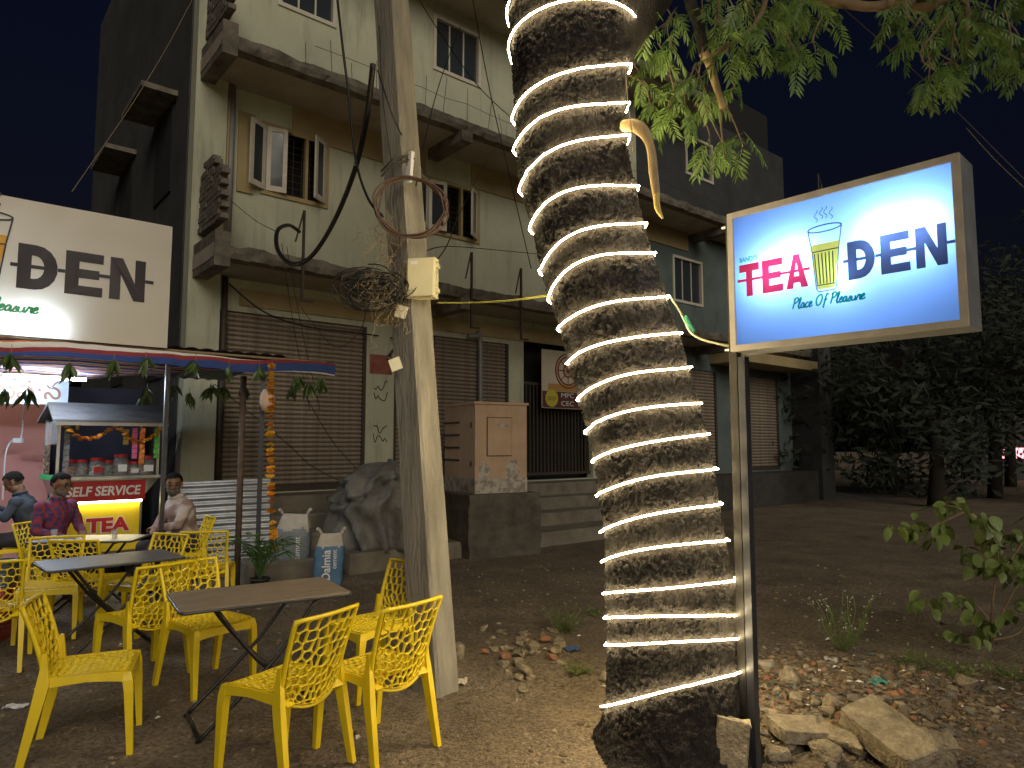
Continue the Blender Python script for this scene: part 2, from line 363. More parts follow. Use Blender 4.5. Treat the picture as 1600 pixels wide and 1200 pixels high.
litter('dry_leaves', 'dry leaves and scraps strewn over the open yard', 420, lambda r: (r.uniform(-4, 4.5), r.uniform(3.2, 9)), 6, ['lit4', 'lit4', 'p2', 'lit1'])
pebbles('rubble_grit', 'coarse rubble heaped by the sign post', 2600, reg_r, .006, .035, ['p1', 'p1', 'p1', 'conc_dark', 'p2', 'p1', 'conc_dark', 'p1', 'p1', 'p2', 'conc_dark', 'p1', 'p1', 'brick'], 8)

# ================================================================== APARTMENT BUILDING
SL1, SL2, ZTOP = 4.30, 7.42, 12.6          # soffit heights of the two balconies
SEND = 17.5
bld = thing('apartment_building', 'pale green balcony building with rolled down shutters behind the tree and pole', 'building', FO, PHI)
def Lc(s, w, z): return Vector((s, -w, z))
def window_rect(xl, yt, yb, xr, w=0):
    s0, za = fac(xl, yt, w); _, zb = fac(xl, yb, w); s1, _ = fac(xr, yt, w); return s0, s1, zb, za
W1 = window_rect(409, 189, 303, 515); W2 = window_rect(663, 273, 362, 749); W3 = window_rect(677, 21, 108, 751); W4 = (fac(434, 3)[0], fac(525, 35)[0], W3[2], W3[3])
W5 = window_rect(1050, 397, 470, 1096)
SHZ0, SHZ1 = .92, 3.78
sh = [(0.0, fac(574, 500)[0]), (fac(617, 520)[0], fac(668, 540)[0]), (fac(676, 540)[0], fac(795, 560)[0])]
GATE = (fac(818, 560)[0], fac(925, 560)[0])
sh2 = [(fac(1060, 620)[0], fac(1120, 620)[0]), (fac(1163, 620)[0], fac(1216, 620)[0])]
opens = [W1, W2, W3, W4, W5] + [(a, b, SHZ0, SHZ1) for a, b in sh] + [(GATE[0], GATE[1], SHZ0, 3.95)] + [(a, b, SHZ0, 3.7) for a, b in sh2]
# extra upper windows further along
for a, za, zb in ((8.2, W1[2], W1[3]), (8.0, W3[2], W3[3]), (12.2, W3[2], W3[3])): opens.append((a, a + 1.3, za, zb))
def wall_panel(mb, s0, s1, z0, z1, ops, w=0, th=.2):
    S = sorted({s0, s1, *[q for o in ops for q in o[:2] if s0 < q < s1]}); Z = sorted({z0, z1, *[q for o in ops for q in o[2:] if z0 < q < z1]})
    for i in range(len(S) - 1):
        for j in range(len(Z) - 1):
            cs, cz = (S[i] + S[i + 1]) / 2, (Z[j] + Z[j + 1]) / 2
            if any(o[0] < cs < o[1] and o[2] < cz < o[3] for o in ops): continue
            mb.add([Lc(S[i], w, Z[j]), Lc(S[i + 1], w, Z[j]), Lc(S[i + 1], w, Z[j + 1]), Lc(S[i], w, Z[j + 1])], [(0, 1, 2, 3)])
    for a, b, c, d in ops:
        q = [(a, c), (b, c), (b, d), (a, d)]
        for i in range(4):
            (x, y), (x2, y2) = q[i], q[(i + 1) % 4]
            mb.add([Lc(x, w, y), Lc(x2, w, y2), Lc(x2, w - th, y2), Lc(x, w - th, y)], [(0, 1, 2, 3)])
SPL = 10.1
mb = MB(); wall_panel(mb, -.02, SPL, 0, ZTOP, [q for q in opens if q[0] < SPL]); mb.build('wall', 'wall', bld)
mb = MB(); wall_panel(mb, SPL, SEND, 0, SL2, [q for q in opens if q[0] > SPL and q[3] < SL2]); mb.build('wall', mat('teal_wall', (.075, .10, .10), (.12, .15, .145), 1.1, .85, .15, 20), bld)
mb = MB(); wall_panel(mb, SPL, SEND, SL2, ZTOP - 1.6, [q for q in opens if q[0] > SPL and q[3] > SL2]); mb.build('wall', mat('dimmed_upper_wall', (.028, .03, .032), (.05, .052, .055), 1.1, .9, .15, 20), bld)  # upper far wing coloured near-black to stand for the missing light there
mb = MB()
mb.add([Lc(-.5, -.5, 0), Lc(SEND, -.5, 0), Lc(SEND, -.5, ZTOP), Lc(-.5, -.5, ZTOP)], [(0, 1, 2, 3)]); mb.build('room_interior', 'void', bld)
# corner pier and dark side wall going back to the left
mb = MB(); mb.box(Lc(-.26, -.04, ZTOP / 2), (.48, .28, ZTOP)); mb.build('corner_pier', 'wall', bld)
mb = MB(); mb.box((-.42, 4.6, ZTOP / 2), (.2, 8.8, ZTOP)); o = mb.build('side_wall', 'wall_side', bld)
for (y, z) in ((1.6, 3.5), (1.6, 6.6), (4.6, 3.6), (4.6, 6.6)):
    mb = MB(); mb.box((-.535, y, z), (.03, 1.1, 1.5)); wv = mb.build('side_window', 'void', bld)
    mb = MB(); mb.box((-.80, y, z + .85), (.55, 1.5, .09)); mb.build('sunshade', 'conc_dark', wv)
# balconies: uneven slab edge, soffit, nosing
def rough_slab(z0, th, L, s0, s1, seed, name='balcony_slab'):
    mb = MB(); n = int((s1 - s0) / .07); rings = []
    for i in range(n + 1):
        s = s0 + (s1 - s0) * i / n
        e = .035 * fbm((s * 3, seed, 0)); e2 = .03 * fbm((s * 5, seed, 9)); t = .05 * fbm((s * 2.2, seed, 3))
        rings.append([Lc(s, .003, z0), Lc(s, L - .18, z0), Lc(s, L + e - .02, z0 + .015 + abs(e2)), Lc(s, L + e2 + .01, z0 + th * .5), Lc(s, L + e, z0 + th + t), Lc(s, L - .22, z0 + th + t * .6), Lc(s, .003, z0 + th)])
    mb.loft(rings); n7 = 7
    mb.m = [0 if (k % 7 in (0,)) else 1 for k in range(len(mb.f))]
    return mb.build(name, ['soffit', 'conc_dark'], bld)
rough_slab(SL1, .21, 1.12, -.45, 12.6, 1); rough_slab(SL2, .21, 1.12, -.45, 12.6, 2); rough_slab(SL2 + 3.1, .21, 1.12, -.45, 12.6, 4)
rough_slab(SL1 + .05, .26, .75, 12.9, SEND, 3); rough_slab(SL2 + .05, .26, .75, 12.9, SEND, 5)
# cantilever beams below the slabs
for z in (SL1, SL2):
    for s in (fac(480, 140)[0] * .0 + 3.9, 8.4, 12.45):
        mb = MB(); mb.box(Lc(s, .60, z - .10), (.24, 1.14, .20)); mb.build('balcony_beam', 'conc_dark', bld)
# ochre painted bands
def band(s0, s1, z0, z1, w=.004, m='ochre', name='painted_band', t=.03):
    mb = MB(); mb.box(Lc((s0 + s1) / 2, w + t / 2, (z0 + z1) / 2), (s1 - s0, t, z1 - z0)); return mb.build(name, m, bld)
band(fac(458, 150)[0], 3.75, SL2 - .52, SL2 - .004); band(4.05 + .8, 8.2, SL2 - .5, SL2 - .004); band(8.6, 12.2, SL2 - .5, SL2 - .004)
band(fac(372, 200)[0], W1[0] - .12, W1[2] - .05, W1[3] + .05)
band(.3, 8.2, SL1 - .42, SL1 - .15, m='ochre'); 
# windows
def bars(mb, s0, s1, z0, z1, w, ns, nz, r=.006):
    for i in range(ns): s = s0 + (s1 - s0) * (i + .5) / ns; mb.tube([Lc(s, w, z0), Lc(s, w, z1)], r, 4)
    for j in range(nz): z = z0 + (z1 - z0) * (j + .5) / nz; mb.tube([Lc(s0, w + .008, z), Lc(s1, w + .008, z)], r, 4)
def sash(win, s0, s1, z0, z1, hinge, ang):
    """a casement leaf hinged at s=hinge and swung outwards by ang"""
    mb = MB(); wd = s1 - s0; b = .07
    def q(x0, x1, y0, y1, t, m): mb.mi = m; mb.box(((x0 + x1) / 2, 0, (y0 + y1) / 2), (x1 - x0, t, y1 - y0))
    q(0, b, 0, z1 - z0, .035, 0); q(wd - b, wd, 0, z1 - z0, .035, 0); q(b, wd - b, 0, b * 1.3, .034, 0); q(b, wd - b, z1 - z0 - b, z1 - z0, .034, 0); q(b, wd - b, b * 1.3, z1 - z0 - b, .008, 1)
    o = mb.build('sash', ['white_wood', 'glass_dark'], win)
    left = hinge <= (s0 + s1) / 2
    o.location = Lc(hinge, .02, z0); o.rotation_euler = (0, 0, -ang if left else PI + ang)
def window(r, style):
    s0, s1, z0, z1 = r
    mb = MB(); f = .07
    mb.box(Lc((s0 + s1) / 2, -.02, z0 + f / 2), (s1 - s0, .10, f)); mb.box(Lc((s0 + s1) / 2, -.02, z1 - f / 2), (s1 - s0, .10, f))
    for s in (s0 + f / 2, s1 - f / 2): mb.box(Lc(s, -.02, (z0 + z1) / 2), (f, .096, z1 - z0 - 2 * f))
    if style != 'closed':
        mb.box(Lc(s0 + (s1 - s0) * .66, -.02, (z0 + z1) / 2), (.05, .09, z1 - z0 - 2 * f))
    win = mb.build('window', 'ochre' if style == 'open' else 'white_wood', bld)
    g = MB(); bars(g, s0 + f, s1 - f, z0 + f, z1 - f, -.10, 7, 9); g.build('grille', 'iron', win)
    if style == 'open':
        w3 = (s1 - s0 - 2 * f) / 3
        sash(win, s0 + f, s0 + f + w3, z0 + f, z1 - f, s0 + f, R(150)); sash(win, s0 + f + .02, s0 + f + w3, z0 + f, z1 - f, s0 + f + .02, R(12)); sash(win, s1 - f - w3, s1 - f, z0 + f, z1 - f, s1 - f, R(38))
    else:
        w3 = (s1 - s0 - 2 * f) / 3
        for i in range(3):
            mb = MB(); mb.box(Lc(s0 + f + w3 * (i + .5), -.05, (z0 + z1) / 2), (w3 - .035, .02, z1 - z0 - 2 * f - .01)); mb.build('pane', 'glass_dark', win)
        mb = MB()
        for i in (1, 2): mb.box(Lc(s0 + f + w3 * i, -.05, (z0 + z1) / 2), (.03, .05, z1 - z0 - 2 * f)); 
        mb.build('mullion', 'white_wood', win)
    return win
window(W1, 'open'); window(W2, 'open'); window(W3, 'closed'); window(W4, 'closed'); window(W5, 'closed')
for a, za, zb in ((8.2, W1[2], W1[3]), (8.0, W3[2], W3[3]), (12.2, W3[2], W3[3])): window((a, a + 1.3, za, zb), 'closed')
# rolling shutters: every slat its own piece
def shutter(s0, s1, z0, z1, n=36):
    mb = MB(); mb.box(Lc(s0 + .03, -.05, (z0 + z1) / 2), (.06, .08, z1 - z0)); mb.box(Lc(s1 - .03, -.05, (z0 + z1) / 2), (.06, .08, z1 - z0)); mb.box(Lc((s0 + s1) / 2, -.05, z0 + .05), (s1 - s0 - .12, .07, .10))
    o = mb.build('rolling_shutter', 'iron', bld)
    h = (z1 - z0 - .1) / n; wd = s1 - s0 - .12
    pr = [(-.005, 0), (.012, .12), (.030, .35), (.034, .55), (.028, .75), (.008, .93), (-.005, 1.0)]
    k = MB(); k.loft([[Vector((x, -w, q * h)) for w, q in pr] for x in (-wd / 2, wd / 2)], close=False)
    me = k.mesh('slat', 'slat', True)
    for i in range(n): link('slat', me, o, Lc((s0 + s1) / 2, -.075 + random.uniform(-.003, .003), z0 + .1 + i * h), (random.uniform(-.02, .02), 0, 0))
for a, b in sh: shutter(a, b, SHZ0, SHZ1)
for a, b in sh2: shutter(a, b, SHZ0, 3.7, 30)
# dark gateway with upright bars
mb = MB(); mb.box(Lc(sum(GATE) / 2, -.1, 3.0), (GATE[1] - GATE[0], .05, .06)); gate = mb.build('gate', 'iron', bld); mb = MB(); mb.box(Lc(sum(GATE) / 2, -.1, 1.05), (GATE[1] - GATE[0], .05, .06)); mb.build('rail', 'iron', gate)
bm_ = MB(); bm_.box((0, 0, 0), (.03, .03, 2.0)); me = bm_.mesh('bar', 'iron')
for i in range(20): link('bar', me, gate, Lc(GATE[0] + (GATE[1] - GATE[0]) * (i + .5) / 20, -.1, 2.02))
# plinth and steps
for i, (w0, w1, z) in enumerate(((0.004, .75, .90), (.75, 1.25, .66), (1.25, 1.8, .44), (1.8, 2.5, .22))):
    mb = MB(); rings = []
    for k in range(60):
        s = -.3 + 9.8 * k / 59; e = .02 * fbm((s * 2, i, 0)); rings.append([Lc(s, w0 - .002, -.05), Lc(s, w1 + e, -.05), Lc(s, w1 + e - .012, z - .03), Lc(s, w1 + e - .04, z + e * .3), Lc(s, w0 - .002, z)])
    mb.loft(rings); mb.build('step', 'plinth', bld)
mb = MB(); mb.box(Lc(13.4, .45, .44), (7.8, .88, .88)); mb.build('plinth', mat('dark_plinth', (.03, .027, .025), (.05, .046, .04), 3, .95), bld)  # darker copy of the plinth colour, painting in the dimness at the far end
# rebar and rods standing on the slab edges
rodm = MB(); rodm.tube([(0, 0, 0), (.01, 0, .75)], .006, 4); rodm = rodm.mesh('rebar', 'iron')
for z in (SL1 + .19, SL2 + .19):
    for k in range(26):
        s = .9 + k * .44 + random.uniform(-.1, .1)
        if z < 6 and k < 12: continue
        o = link('rebar', rodm, bld, Lc(s, 1.0 + random.uniform(-.05, .05), z), (random.uniform(-.12, .12), random.uniform(-.15, .15), 0)); o.scale.z = random.uniform(.5, 1.1)
    if z > 6:
        mb = MB(); mb.tube([Lc(1 + k * .5, 1.02, z + .38 + .05 * fbm((k * .7, z, 0))) for k in range(24)], .005, 4); mb.build('guard_wire', 'iron', bld)
# crumbling brick parapet at the left end of each balcony
brk = MB(); brk.box((0, 0, 0), (.115, .225, .075)); brk = brk.mesh('brick', 'conc_dark')
for z0, rows in ((SL1 + .30, 13), (SL2 + .30, 12)):
    mb = MB(); mb.box(Lc(-.33, .55, z0 + .02 - .18), (.22, 1.18, .5)); par = mb.build('parapet', 'conc_dark', bld)
    for r in range(rows):
        for c in range(5):
            w = .12 + c * .235 + (.11 if r % 2 else 0)
            if r > 9 and c > 3 - (r - 9) * .3: continue
            if r > 10 and c in (0,): continue
            if w > 1.12: continue
            link('brick', brk, par, Lc(-.33 + random.uniform(-.008, .008), w, z0 + .31 + r * .083 - .0), (0, 0, random.uniform(-.04, .04)))
# pipes
mb = MB(); mb.tube([Lc(.05, .09, 0.9), Lc(.05, .09, SL1 - .02)], .045, 10); mb.build('drain_pipe', 'iron', bld, True)
mb = MB(); mb.tube([Lc(.06, .08, SL1 + .32), Lc(.06, .08, SL2 - .02)], .05, 10); mb.build('drain_pipe', 'grey_pvc', bld, True)
mb = MB(); mb.tube([Lc(.0, .12, SL1 + .32), Lc(.0, .12, SL2 - .02)], .018, 8); mb.build('conduit', 'ochre', bld, True)
s_, z_ = fac(745, 530); mb = MB(); mb.tube(crom([Lc(s_ - .3, .12, z_ + .02), Lc(s_ - .1, .12, z_ + .03), Lc(s_, .12, z_ - .12), Lc(s_, .12, .95)], 4), .045, 10); mb.build('vent_pipe', 'grey_pvc', bld, True)
# hanging angle-iron hooks below the first balcony
for px, py0, py1 in ((474, 330, 470), (735, 395, 512), (812, 420, 530)):
    s, z1 = fac(px, py0, 1.15); _, z0 = fac(px, py1, 1.15)
    mb = MB(); mb.box(Lc(s, 1.19, (z0 + z1) / 2), (.035, .035, z1 - z0)); mb.box(Lc(s + .08, 1.19, z0 + .0), (.2, .03, .03)); mb.tube([Lc(s, 1.17, z1), Lc(s - .12, 1.17, z1 - .5)], .015, 5); mb.build('iron_hook', 'iron', bld)
# handwritten poster pier between the shutters
s0, s1 = fac(577, 600)[0], fac(612, 600)[0]
band(s0, s1, 2.95, 3.3, .004, mat('faded_red_paint', (.22, .06, .045), (.30, .12, .08), 8, .9), 'painted_band', .006)
rr = random.Random(4)
for k, (pz) in enumerate((2.75, 2.55, 1.95, 1.8)):
    pts = [Lc(s0 + (s1 - s0) * (.2 + .6 * i / 7), .012, pz + rr.uniform(-.1, .1)) for i in range(8)]; scr = MB(); scr.tube(crom(pts, 4), .008, 4); scr.build('scrawl', 'iron', bld)
# stair and railing at the far end of the building
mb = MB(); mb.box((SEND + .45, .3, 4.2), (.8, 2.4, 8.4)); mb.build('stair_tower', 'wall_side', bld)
mb = MB()
for k in range(12):
    s = SEND + .2 + k * .2; z = 10.2 - k * .30; mb.tube([Lc(s, 1.05, z - 1.0), Lc(s, 1.05, z)], .02, 4)
for d in (0, -.3, -.6): mb.tube([Lc(SEND + .2, 1.05, 10.2 + d), Lc(SEND + 2.4, 1.05, 6.9 + d)], .02, 4)
mb.build('stair_railing', 'iron', bld)
mb = MB(); mb.box(Lc(15.2, .5, 4.05), (4.2, 1.0, .28)); mb.build('porch_beam', 'ochre', bld)
# banner on the gate
POSTC = Vector(P(878, 595, fac(878, 595)[0] * .643 + 10.4))
s0, za = fac(846, 545, .12); s1, _ = fac(925, 560, .12); _, zb = fac(846, 637, .12)
ps = thing('college_banner', 'pale flex banner with round emblem hung over the dark gateway', 'banner', F(s0, .12, zb), PHI)
wd, ht = s1 - s0, za - zb
mb = MB(); mb.box((wd / 2, 0, ht / 2), (wd, .01, ht)); mb.build('sheet', mat('flex_print', (.46, .42, .33), (.52, .46, .36), 4, .6), ps)
mb = MB(); mb.box((wd / 2, -.008, ht * .15), (wd * .98, .006, ht * .28)); mb.build('print_strip', mat('maroon_print', (.10, .035, .03), rough=.6), ps)
mb = MB(); mb.box((wd * .55, -.0085, ht * .36), (wd * .86, .006, ht * .12)); mb.build('print_strip', mat('orange_print', (.42, .23, .07), rough=.6), ps)
mb = MB()
for rad in (.33, .27, .12): mb.tube([(wd * .5 + rad * ht * .9 * math.cos(a * PI / 14), -.012, ht * .66 + rad * ht * .9 * math.sin(a * PI / 14)) for a in range(28)], .018, 5, closed=True)
for a in range(8): mb.tube([(wd * .5, -.012, ht * .66), (wd * .5 + .25 * ht * math.cos(a * PI / 4), -.012, ht * .66 + .25 * ht * math.sin(a * PI / 4))], .012, 4)
mb.build('emblem', mat('emblem_red', (.20, .05, .04), rough=.6), ps)
mb = MB(); mb.lathe([(0, 0), (.19, 0), (.19, .004)], 18); o = mb.build('group_disc', mat('yellow_disc', (.5, .42, .05), rough=.6), ps, loc=(wd * .18, -.014, ht * .17), rot=(PI / 2, 0, 0))
fn = lambda x, y: Vector((x, -.02, y))
mb = MB(); text_fit('GROUP', wd * .10, wd * .26, ht * .13, ht * .20, fn, mb); mb.build('lettering', 'iron', ps)
mb = MB(); text_fit('MPC  BiPC', wd * .36, wd * .95, ht * .19, ht * .27, fn, mb); text_fit('CEC  MEC', wd * .36, wd * .95, ht * .05, ht * .13, fn, mb); mb.build('lettering', 'white_print', ps)

# ================================================================== UTILITY POLE
pb = G(680, 1075); ptop = P(609, -40, pb.y + .25)
pole = thing('utility_pole', 'leaning grey concrete utility pole behind the yellow chairs', 'pole', (pb.x, pb.y, 0))
pax = (ptop - pb); pole_at = lambda z: pb + pax * (z / ptop.z)
mb = MB(); rings = []
PR = R(-38)
for k in range(30):
    z = -.1 + (ptop.z + 1.2) * k / 29; c = pole_at(z) - Vector((pb.x, pb.y, 0)); hw, hd = .135 - .004 * z, .11 - .003 * z
    e = .004 * fbm((z * 3, 0, 0)); bv = .018
    sec = [(-hw + bv, -hd), (hw - bv, -hd), (hw, -hd + bv), (hw, hd - bv), (hw - bv, hd), (-hw + bv, hd), (-hw, hd - bv), (-hw, -hd + bv)]
    rings.append([Vector((c.x + e, c.y, z)) + Matrix.Rotation(PR, 3, 'Z') @ Vector((x, y, 0)) for x, y in sec])
mb.loft(rings); mb.build('shaft', 'pole', pole)
def on_pole(py, px=None, out=.14):
    """a point in front of the shaft at that photo row"""
    lo, hi = 0, 9
    for _ in range(40):
        m = (lo + hi) / 2
        if proj_y(pole_at(m)) > py: lo = m
        else: hi = m
    c = pole_at(lo); d = (CAM - c); d.z = 0; d.normalize(); p = c + d * out
    if px is not None: p = P(px, py, p.y)
    return p
a = on_pole(262, 641)
mb = MB(); mb.box((0, 0, .06), (.035, .03, .12)); mb.box((.015, -.02, -.06), (.05, .03, .12)); o = mb.build('insulator', 'white', pole, loc=a - Vector((pb.x, pb.y, 0)), rot=(0, .1, PR))
mb = MB()
for dz in (0, .06):
    c = on_pole(258 + dz * 120) - Vector((pb.x, pb.y, 0)); mb.tube([c + Vector((-.16, .02, -.10)), c + Vector((-.06, -.03, -.02)), c + Vector((.09, .0, .03))], .008, 5)
mb.build('strap', 'iron', pole)
bx0 = on_pole(436, 661, .16)
jb = thing('junction_box', 'cream plastic cable junction box strapped to the utility pole', 'junction box', bx0, R(-12))
mb = MB(); mb.box((0, 0, 0), (.205, .09, .29)); mb.box((0, -.05, 0), (.19, .02, .27)); mb.box((.105, 0, .09), (.03, .05, .03)); mb.box((.105, 0, -.09), (.03, .05, .03)); mb.build('case', 'cream', jb)
mb = MB()
for k in range(16): mb.box((-.094 + k * .0125, -.06, -.145), (.006, .012, .012)); mb.box((-.1, -.06, -.13 + k * .017), (.012, .012, .006))
mb.build('ridges', 'ochre', jb)
mb = MB(); mb.box((-.05, -.0615, .11), (.05, .002, .025)); mb.build('sticker', 'white_print', jb)
for (px, py, rz, lb) in ((627, 487, .3, 'small cream card among the wire tangle on the pole'), (618, 569, -.35, 'tilted cream card stuck on the pole below the wire tangle')):
    p = on_pole(py, px, .15); mb = MB(); mb.box((0, 0, 0), (.085, .004, .09)); o = mb.build('paper_card', 'card', loc=p, rot=(0, rz, R(-10))); tag(o, lb, 'card')

# cables
def cable(name, label, pts, r, m, k=8, n=6):
    mb = MB(); mb.tube(crom(pts, k), r, n); o = mb.build(name, m, smooth=True); return tag(o, label, 'cable')
YP = pb.y + .05
c = on_pole(325, 643, .2); mb = MB(); rr = random.Random(2)
for q in range(6):
    rx, rz = .245 + rr.uniform(-.015, .015), .215 + rr.uniform(-.012, .012); ph = rr.random()
    mb.tube([c + Vector((rx * math.cos(a * PI / 20) + .01 * math.sin(a * .7 + q), -.01 * q + .04 * math.cos(a * PI / 20), rz * math.sin(a * PI / 20) + .012 * math.sin(a * .3 + 5 * ph))) for a in range(40)], .0065, 5, closed=True)
o = mb.build('cable_coil', 'copper', smooth=True); tag(o, 'coil of brown cable hung round the utility pole', 'cable')
t = MB(); rr = random.Random(11); tc_ = on_pole(445, 585, .18)
for q in range(26):
    a0 = rr.uniform(0, 6); rad = rr.uniform(.10, .24); cc = tc_ + Vector((rr.uniform(-.06, .06), rr.uniform(-.06, .06), rr.uniform(-.07, .07)))
    t.tube([cc + Vector((rad * 1.15 * math.cos(a0 + k * .3), .05 * math.sin(k * .4 + q), rad * .62 * math.sin(a0 + k * .3) - .02)) for k in range(rr.randint(12, 20))], .0045, 4)
tag(t.build('wire_tangle', 'cable', smooth=True), 'bird nest of looped black cables beside the junction box', 'cable')
t = MB()
for q in range(80):
    st = on_pole(rr.uniform(335, 490), rr.uniform(580, 634), .19); pts = [st]
    for k in range(6): pts.append(pts[-1] + Vector((rr.uniform(-.055, .05), rr.uniform(-.03, .03), rr.uniform(-.075, .03))))
    t.tube(crom(pts, 6), .0017, 4)
tag(t.build('frayed_wires', 'tan_wire', smooth=True), 'thin frayed tan wires sprouting from the pole', 'wire')
def wp(*a): return [P(x, y, Y) for x, y, Y in a]
cable('thick_cable', 'thick black cable drooping in a hook from pole to balcony', wp((583, 100, YP), (572, 190, YP + .3), (553, 270, YP + .7), (520, 350, YP + 1.2), (485, 402, YP + 1.5), (455, 412, YP + 1.7), (434, 390, YP + 1.9), (434, 360, YP + 2.2), (452, 352, YP + 3.2), (468, 362, YP + 3.8)), .022, 'cable', 8, 8)
cable('service_cable', 'black cable hanging from above and curving into the wire tangle', wp((524, -30, YP + .6), (535, 70, YP + .5), (545, 150, YP + .5), (556, 250, YP + .4), (575, 310, YP + .2), (598, 338, YP - .1)), .011, 'cable')
cable('sagging_cable', 'black cable sagging along the top of the wide shutter', [F(.05, .25, 4.15), F(.6, .25, 3.78), F(1.3, .25, 3.62), F(2.2, .3, 3.6), F(2.9, .4, 3.55), on_pole(560, 606, .1)], .014, 'cable')
cable('pole_wire', 'thin wire running down the face of the utility pole', wp((592, 40, YP), (600, 170, YP - .05), (618, 300, YP - .1), (628, 420, YP - .12)), .004, 'cable')
cable('pole_wire', 'thin wire slanting down across the pole top towards the window', wp((590, 110, YP - .1), (622, 200, YP - .15), (660, 262, YP + 2), (672, 280, YP + 5)), .005, 'cable')
cable('drop_wire', 'thin wire slanting from the upper balcony down beside the trunk', wp((735, -20, 9), (765, 140, 9.5), (795, 270, 10), (830, 420, 10.4)), .008, 'cable')
cable('drop_wire', 'thin wire falling past the upper closed window behind the pole', wp((645, -20, 8), (680, 40, 9), (752, 140, 10.2), (830, 210, 11)), .007, 'cable')
cable('stay_wire', 'pale twisted wire rising above the white banner', wp((112, 300, 7), (150, 245, 7.2), (205, 165, 7.5), (260, 75, 7.8), (308, -15, 8)), .0035, 'tan_wire')
for (a, b, lb) in (((440, 380, 9.9), (484, 640, 9.0), 'thin wire falling from the balcony hook to the awning'), ((448, 385, 9.9), (500, 640, 9.05), 'second thin wire falling from the balcony hook to the awning')):
    cable('drop_wire', lb, wp(a, ((a[0] + b[0]) / 2 - 3, (a[1] + b[1]) / 2, 9.5), b), .005, 'cable')
cable('awning_guy', 'thin guy wire slanting across the wide shutter', wp((335, 600, 8.9), (445, 690, 9.4), (490, 730, 9.8), (560, 765, 10.4)), .006, 'cable')
cable('awning_guy', 'second dark guy wire crossing the shutter towards the covered heap', wp((478, 620, 9), (520, 690, 9.6), (560, 735, 10.2)), .005, 'cable')
cable('wall_wire', 'thin wire hanging from the parapet towards the drooping cable', wp((362, 315, 9.9), (400, 345, 9.7), (432, 362, 8.5)), .005, 'cable')
cable('wall_wire', 'thin wire stretched along below the second window', wp((650, 400, YP + .2), (700, 385, 8), (790, 392, 11), (850, 398, 12)), .006, 'cable')
cable('slack_wire', 'thin wire looping from the tangle across to the pier', wp((575, 470, YP), (560, 520, YP + 1.5), (520, 540, YP + 3), (470, 480, YP + 4.4)), .004, 'cable')
cable('slack_wire', 'thin wire rising from the coil to the upper balcony', wp((650, 290, YP - .1), (668, 200, YP + 2), (690, 120, YP + 4), (720, 40, YP + 5.4)), .006, 'cable')
cable('slack_wire', 'thin wire from the junction box up past the second window', wp((680, 410, YP - .1), (700, 380, YP + 1), (720, 330, YP + 3), (760, 250, YP + 6)), .006, 'cable')
cable('far_wire', 'faint wire crossing the night sky at the right', wp((1320, 15, 8), (1460, 140, 9), (1620, 300, 10)), .004, 'tan_wire')
cable('sky_wire', 'lower faint wire in the night sky above the lit sign', wp((1510, 200, 8), (1560, 255, 8), (1640, 330, 8)), .004, 'tan_wire')
cable('yellow_cord', 'yellow green cord tied from junction box to tree trunk', wp((683, 473, pb.y - .1), (730, 473, 4.7), (790, 470, 4.4), (862, 461, 4.1)), .006, mat('yellow_cord', (.45, .42, .08), rough=.6))
cable('sign_lead', 'pale lead wire from tree trunk to the lit sign', wp((1046, 462, 3.85), (1064, 490, 3.85), (1080, 520, 3.8), (1105, 533, 3.8), (1142, 541, 3.78)), .006, mat('pale_lead', (.5, .5, .3), rough=.6))
mb = MB(); mb.tube(crom(wp((1070, 495, 3.84), (1077, 508, 3.82), (1084, 519, 3.81)), 4), .014, 7); tag(mb.build('tape_joint', mat('green_tape', (.04, .3, .16), rough=.5), smooth=True), 'green taped joint on the lead between trunk and sign', 'tape')

# ================================================================== GENERATOR ON ITS BLOCK
gs0, _ = fac(690, 770, 2.0); gs1, _ = fac(822, 770, 2.0)
gp = G(770, 850); 
gen = thing('generator_cabinet', 'peach painted steel generator cabinet with scuffed base on concrete block', 'generator', (0, 0, 0))
gc = P(742, 772, 10.6); GR = R(30)
gen.location = (gc.x, gc.y, gc.z); gen.rotation_euler = (0, 0, GR)
mb = MB(); mb.box((.46, .55, .80), (.92, 1.10, 1.14)); mb.build('case', 'peach', gen)
mb = MB(); mb.box((.46, .55, .115), (.93, 1.11, .23)); mb.build('base_skirt', 'scuff', gen)
mb = MB(); mb.box((.46, .55, 1.39), (.97, 1.15, .04)); mb.build('lid', 'peach', gen)
mb = MB(); mb.box((.42, -.012, .87), (.42, .022, .58)); mb.build('door', 'peach', gen)
mb = MB()
for x0, x1, z0, z1 in ((.2, .205, .57, 1.17), (.635, .64, .57, 1.17), (.2, .64, 1.165, 1.17), (.2, .64, .57, .576)): mb.box(((x0 + x1) / 2, -.004, (z0 + z1) / 2), (x1 - x0 + .006, .006, z1 - z0 + .006))
mb.build('door_gap', 'iron', gen)
for x, z, w_, h_ in ((.15, .34, .22, .3), (.66, .36, .28, .34), (.47, 1.04, .2, .1)):
    mb = MB(); rr = random.Random(int(x * 100)); mb.poly([(x + w_ / 2 * math.cos(a * .45) * rr.uniform(.7, 1.1), z + h_ / 2 * math.sin(a * .45) * rr.uniform(.7, 1.1)) for a in range(14)], lambda a, b, d: Vector((a, -.027 if .2 < a < .64 and b > .9 else -.006, b))); mb.build('torn_poster', 'scuff', gen)
for z in (.45, 1.05):
    mb = MB(); mb.tube([(-.012, .12, z - .04), (-.012, .12, z + .04)], .014, 6); mb.build('hinge', 'iron', gen)
for z in (.5, .7, .9, 1.1):
    mb = MB(); mb.box((-.006, .85, z), (.014, .6, .03)); mb.build('louvre', 'iron', gen)
mb = MB(); rings = []
